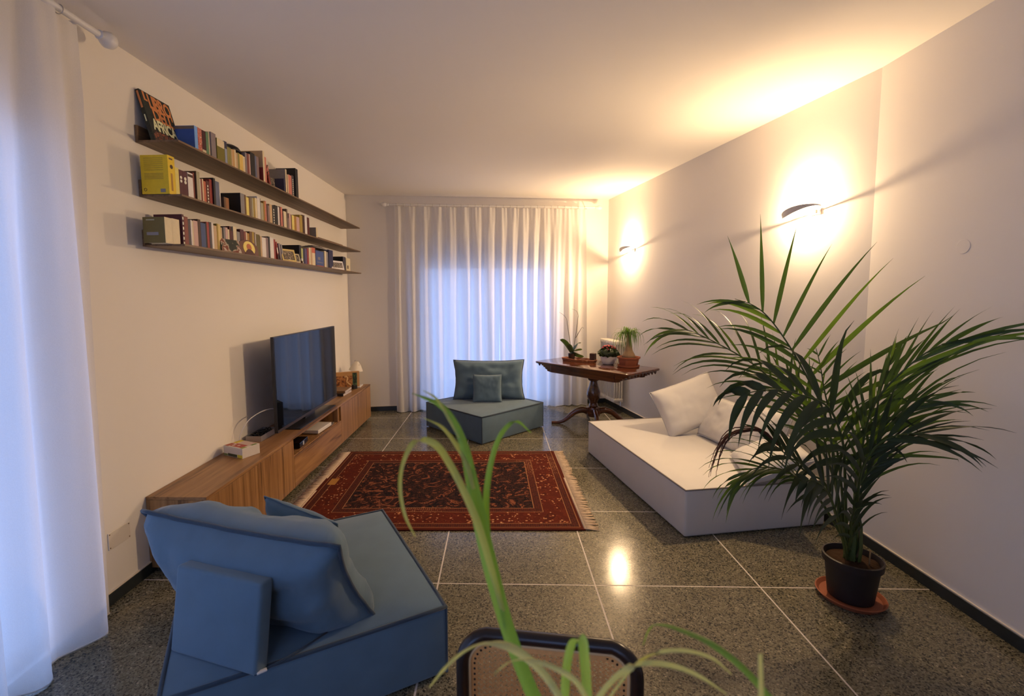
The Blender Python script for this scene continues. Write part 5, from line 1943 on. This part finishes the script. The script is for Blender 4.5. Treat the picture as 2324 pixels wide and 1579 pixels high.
for i, (R, k) in enumerate(FRONDS):
    grow_frond(i, R, k)
dt = [Vector(p) - PO for p in DEAD_TIP]
bm = B()
rr = random.Random(31)
Pd = smooth_path(dt, 5)
for q in range(12):
    off = V(rr.uniform(-.01, .01), rr.uniform(-.02, .02), rr.uniform(-.012, .012))
    cut = rr.randint(len(Pd) - 12, len(Pd))
    pts = [p + off * (i / len(Pd)) * 2.2 + V(rr.uniform(-.002, .002), 0, rr.uniform(-.002, .002)) for i, p in enumerate(Pd[:cut])]
    tube(bm, pts, resample([.0028, .0030, .0030, .0022, .0008], len(pts)), 5)
obj('dead_tip', bm, M['dead'], pm, True)
bm = tube(B(), smooth_path([(.01, .0, .20), (.02, -.02, .30), (.0, -.03, .42)], 5), .006, 6)
obj('cut_stalk', bm, M['straw'], pm, True)
bm = tube(B(), [(.05, -.05, .20), (.052, -.05, .30)], .004, 6)
obj('cut_stalk', bm, M['straw'], pm, True)
for k in range(5):
    a = k * 1.3
    bm = blade(B(), [V(.03 * math.cos(a), .03 * math.sin(a), .21), V(.035 * math.cos(a), .035 * math.sin(a), .30), V(.030 * math.cos(a), .03 * math.sin(a), .42), V(.012 * math.cos(a), .02 * math.sin(a), .50)], [.03, .034, .026, .006], V(-math.sin(a), math.cos(a), 0), .3)
    obj('stem_sheath', bm, M['palm_stem'], pm, True)

# ------------------------------------------------------------------ dining table edge, chair and plant close to the viewer
dt_ = thing('dining_table', 'pale wooden dining table below the viewer', 'table', (.25, .40, 0), 0)
DW = plain('pale_table', (.45, .33, .22), .4)
boxm('table_top', -.62, .62, -.45, .42, .715, .745, DW, dt_, .004, 2)
for x in (-.56, .56):
    for y in (-.40, .36):
        boxm('leg', x - .03, x + .03, y - .03, y + .03, 0, .715, DW, dt_)
boxm('apron', -.54, .54, -.38, .34, .63, .715, DW, dt_)

ch = thing('cane_chair', 'black-framed cane-back chair at the bottom edge', 'chair')
CW, CHt = .235, .27
chx, chy = .118, 1.105
fu = V(.993, -.115, 0).normalized()
fb = V(.115, .993, 0).normalized()
ch.matrix_world = basis(V(chx, chy, 0), fu, fb, V(0, 0, 1))


def rr_loop(a, z0, z1, r, n=7):
    out = []
    for cx, cz, s in ((a - r, z1 - r, 0), (-a + r, z1 - r, 1), (-a + r, z0 + r, 2), (a - r, z0 + r, 3)):
        for i in range(n + 1):
            an = PI / 2 * (s + i / n)
            out.append((cx + r * math.cos(an), cz + r * math.sin(an)))
    return out


def bow(x):
    return .055 * (1 - (x / CW) ** 2)


BZ0, BZ1 = .525, .802
lp_ = rr_loop(CW - .016, BZ0 + .016, BZ1 - .016, .06)
bm = tube(B(), [(x, bow(x), z) for x, z in lp_], .017, 10, closed=True)
obj('back_frame', bm, M['black_wood'], ch, True)
lp2 = rr_loop(CW - .034, BZ0 + .034, BZ1 - .034, .045)
obj('cane_edge', tube(B(), [(x, bow(x) - .006, z) for x, z in lp2], .0055, 6, closed=True), M['cane_rim'], ch, True)
bm = B()
a_, zlo, zhi = CW - .036, BZ0 + .036, BZ1 - .036
step = .0142


def strand(p0, p1, w=.0026, off=0.0):
    n = 6
    pr_ = None
    d = V(p1[0] - p0[0], 0, p1[1] - p0[1])
    if d.length < .004:
        return
    s = V(-d.z, 0, d.x).normalized() * w * .5
    for i in range(n + 1):
        t = i / n
        x = p0[0] + (p1[0] - p0[0]) * t
        z = p0[1] + (p1[1] - p0[1]) * t
        c = V(x, bow(x) - .004 + off, z)
        q = (bm.verts.new(c - s), bm.verts.new(c + s))
        if pr_:
            bm.faces.new((pr_[0], pr_[1], q[1], q[0]))
        pr_ = q


nz = int((zhi - zlo) / step)
for i in range(nz + 1):
    z = zlo + i * step
    ins = .0
    for dz in (-.0021, .0021):
        strand((-a_, z + dz), (a_, z + dz), .0021, .0004)
nx_ = int(2 * a_ / step)
for i in range(nx_ + 1):
    x = -a_ + i * step
    for dx in (-.0021, .0021):
        strand((x + dx, zlo), (x + dx, zhi), .0021, -.0002)
hz = zhi - zlo
for sgn in (1, -1):
    c0 = -hz if sgn > 0 else 0
    m_ = int((2 * a_ + hz) / step) + 1
    for i in range(m_):
        # line x = xs + sgn*(z - zlo)
        xs = (-a_ - hz + (i + .5) * step) if sgn > 0 else (-a_ + (i + .5) * step)
        za, zb = zlo, zhi
        xa, xb = xs, xs + sgn * hz
        lo, hi = min(xa, xb), max(xa, xb)
        t0, t1 = 0.0, 1.0
        for lim, isl in ((-a_, True), (a_, False)):
            for_ = (lim - xa) / (xb - xa)
            if isl:
                if sgn > 0:
                    t0 = max(t0, for_)
                else:
                    t1 = min(t1, for_)
            else:
                if sgn > 0:
                    t1 = min(t1, for_)
                else:
                    t0 = max(t0, for_)
        if t1 - t0 > .03:
            strand((xa + (xb - xa) * t0, za + hz * t0), (xa + (xb - xa) * t1, za + hz * t1), .0021, -.0008 * sgn)
cn_ = obj('cane_back', bm, M['cane'], ch)
cn_['kind'] = 'stuff'
# rim holes as dark discs on a cane band, their shade put into the colour
lpa, lpb = rr_loop(CW - .034, BZ0 + .034, BZ1 - .034, .045, 8), rr_loop(CW - .054, BZ0 + .054, BZ1 - .054, .032, 8)
bm = B()
ra = [bm.verts.new((x, bow(x) - .0062, z)) for x, z in lpa]
rb = [bm.verts.new((x, bow(x) - .0062, z)) for x, z in lpb]
for i in range(len(ra)):
    j = (i + 1) % len(ra)
    bm.faces.new((ra[i], ra[j], rb[j], rb[i]))
obj('cane_border', bm, M['cane'], ch, True)
lpm = rr_loop(CW - .046, BZ0 + .046, BZ1 - .046, .04, 5)
hole = None
for i in range(len(lpm)):
    x0, z0 = lpm[i]
    x1, z1 = lpm[(i + 1) % len(lpm)]
    L_ = math.hypot(x1 - x0, z1 - z0)
    for q in range(max(1, int(L_ / .0135))):
        t = q / max(1, int(L_ / .0135))
        x, z = x0 + (x1 - x0) * t, z0 + (z1 - z0) * t
        if hole is None:
            ho = obj('rim_hole_disc', lathe(B(), [(.0032, -.0004), (.0032, .0004)], 10), M['black_wood'], ch)
            hole = ho.data
        else:
            ho = bpy.data.objects.new('rim_hole_disc', hole)
            link(ho, ch)
        ho.matrix_local = Matrix.Translation((x, bow(x) - .0068, z)) @ Matrix.Rotation(PI / 2, 4, 'X')
bm = B()
box(bm, -.225, .225, -.43, -.03, .425, .455, .012, 3)
obj('seat_frame', bm, M['black_wood'], ch, True, 40)
boxm('cane_seat', -.18, .18, -.385, -.075, .4545, .4575, M['cane'], ch)
tp = smooth_path([(-.215, .045, .70), (-.215, .02, .55), (-.215, -.01, .46), (-.215, -.05, .425), (-.215, -.25, .418), (-.215, -.42, .415), (-.215, -.47, .38), (-.215, -.475, .20), (-.215, -.46, .04), (-.215, -.42, .012), (-.215, -.2, .012), (-.215, .03, .012), (-.19, .07, .012), (0, .075, .012)], 5)
bm = tube(B(), tp, .0125, 10)
obj('steel_tube', bm, M['chrome'], ch, True)
bm = tube(B(), [(-p.x, p.y, p.z) for p in tp], .0125, 10)
obj('steel_tube', bm, M['chrome'], ch, True)

STRAP_LEAVES=[([(0.065, 0.62, 1.061), (0.038, 0.63, 1.116), (0.009, 0.64, 1.193), (-0.015, 0.65, 1.28), (-0.032, 0.66, 1.355), (-0.044, 0.67, 1.411), (-0.054, 0.68, 1.451), (-0.069, 0.69, 1.482), (-0.089, 0.7, 1.503), (-0.115, 0.71, 1.513), (-0.137, 0.72, 1.518)], [0.02, 0.02, 0.02, 0.022, 0.021, 0.017, 0.013, 0.01, 0.009, 0.006, 0.001], 0), ([(0.009, 0.64, 1.193), (-0.011, 0.64, 1.273), (-0.031, 0.64, 1.345), (-0.052, 0.64, 1.397), (-0.071, 0.64, 1.435), (-0.086, 0.63, 1.463), (-0.105, 0.63, 1.472), (-0.119, 0.62, 1.469), (-0.131, 0.61, 1.443), (-0.135, 0.61, 1.409), (-0.127, 0.6, 1.377), (-0.114, 0.6, 1.348)], [0.006, 0.01, 0.011, 0.01, 0.01, 0.01, 0.009, 0.007, 0.005, 0.005, 0.004, 0.001], 1), ([(0.042, 0.66, 1.079), (0.01, 0.67, 1.184), (-0.015, 0.68, 1.276), (-0.021, 0.69, 1.348), (-0.016, 0.7, 1.4), (-0.004, 0.71, 1.442), (0.012, 0.72, 1.465), (0.029, 0.73, 1.47), (0.051, 0.74, 1.449)], [0.008, 0.01, 0.01, 0.01, 0.009, 0.008, 0.007, 0.005, 0.001], 0), ([(-0.038, 0.66, 1.389), (-0.049, 0.67, 1.425), (-0.064, 0.68, 1.448), (-0.087, 0.69, 1.473), (-0.116, 0.7, 1.484)], [0.006, 0.008, 0.007, 0.005, 0.001], 1), ([(-0.057, 0.68, 1.455), (-0.075, 0.69, 1.485), (-0.096, 0.7, 1.514), (-0.118, 0.71, 1.525)], [0.005, 0.006, 0.004, 0.001], 1), ([(0.083, 0.55, 1.119), (0.081, 0.55, 1.179), (0.084, 0.55, 1.217), (0.091, 0.55, 1.242), (0.1, 0.545, 1.247), (0.103, 0.54, 1.223), (0.106, 0.54, 1.182), (0.109, 0.54, 1.129)], [0.012, 0.012, 0.012, 0.012, 0.013, 0.013, 0.013, 0.012], 2), ([(0.083, 0.5, 1.18), (0.054, 0.52, 1.219), (0.018, 0.53, 1.244), (-0.014, 0.54, 1.244), (-0.045, 0.55, 1.225), (-0.071, 0.56, 1.194), (-0.094, 0.57, 1.157)], [0.008, 0.009, 0.01, 0.01, 0.009, 0.007, 0.002], 3), ([(0.098, 0.5, 1.191), (0.129, 0.51, 1.224), (0.16, 0.52, 1.236), (0.197, 0.53, 1.229), (0.238, 0.54, 1.208), (0.281, 0.55, 1.174)], [0.008, 0.008, 0.008, 0.007, 0.005, 0.001], 3), ([(0.31, 0.5, 1.207), (0.285, 0.52, 1.232), (0.258, 0.54, 1.246), (0.234, 0.56, 1.247), (0.211, 0.58, 1.242), (0.198, 0.59, 1.23), (0.192, 0.6, 1.197)], [0.008, 0.008, 0.008, 0.007, 0.006, 0.004, 0.001], 0), ([(0.272, 0.46, 1.204), (0.27, 0.46, 1.254), (0.267, 0.46, 1.301)], [0.008, 0.007, 0.005], 3), ([(0.098, 0.48, 1.221), (0.079, 0.48, 1.252), (0.041, 0.49, 1.263), (0.012, 0.5, 1.254), (-0.008, 0.5, 1.238)], [0.006, 0.006, 0.005, 0.004, 0.001], 3), ([(0.122, 0.52, 1.184), (0.166, 0.53, 1.232), (0.211, 0.54, 1.239), (0.258, 0.55, 1.223), (0.291, 0.56, 1.192)], [0.004, 0.005, 0.005, 0.004, 0.001], 3)]

fg = thing('strap_leaf_plant', 'out-of-focus houseplant with long arching strap leaves in front', 'plant', (.14, .52, .745), 0)
FO = V(.14, .52, .745)
obj('pot', lathe(B(), [(.060, 0), (.066, .004), (.086, .135), (.092, .138), (.092, .152), (.085, .152), (.082, .13)], 30), M['ceramic'], fg, True, 40)
obj('soil', lathe(B(), [(.081, .125), (.081, .132)], 20), M['soil'], fg)
for pts, wid, ci in STRAP_LEAVES:
    P0 = [Vector(p) - FO for p in pts]
    b = V(0, 0, .13)
    if P0[0].z < .42:
        root = [b + V(P0[0].x * .12, P0[0].y * .12, 0), b.lerp(P0[0], .5) + V(0, 0, .03)]
        W_ = [wid[0] * .8, wid[0]] + list(wid)
        P0 = root + P0
    else:
        W_ = list(wid)
    P = smooth_path(P0, 5)
    W2 = resample(W_, len(P))
    bm = blade(B(), P, W2, V(1, .25, .15), .22)
    obj('leaf', bm, M['strap%d' % ci], fg, True)
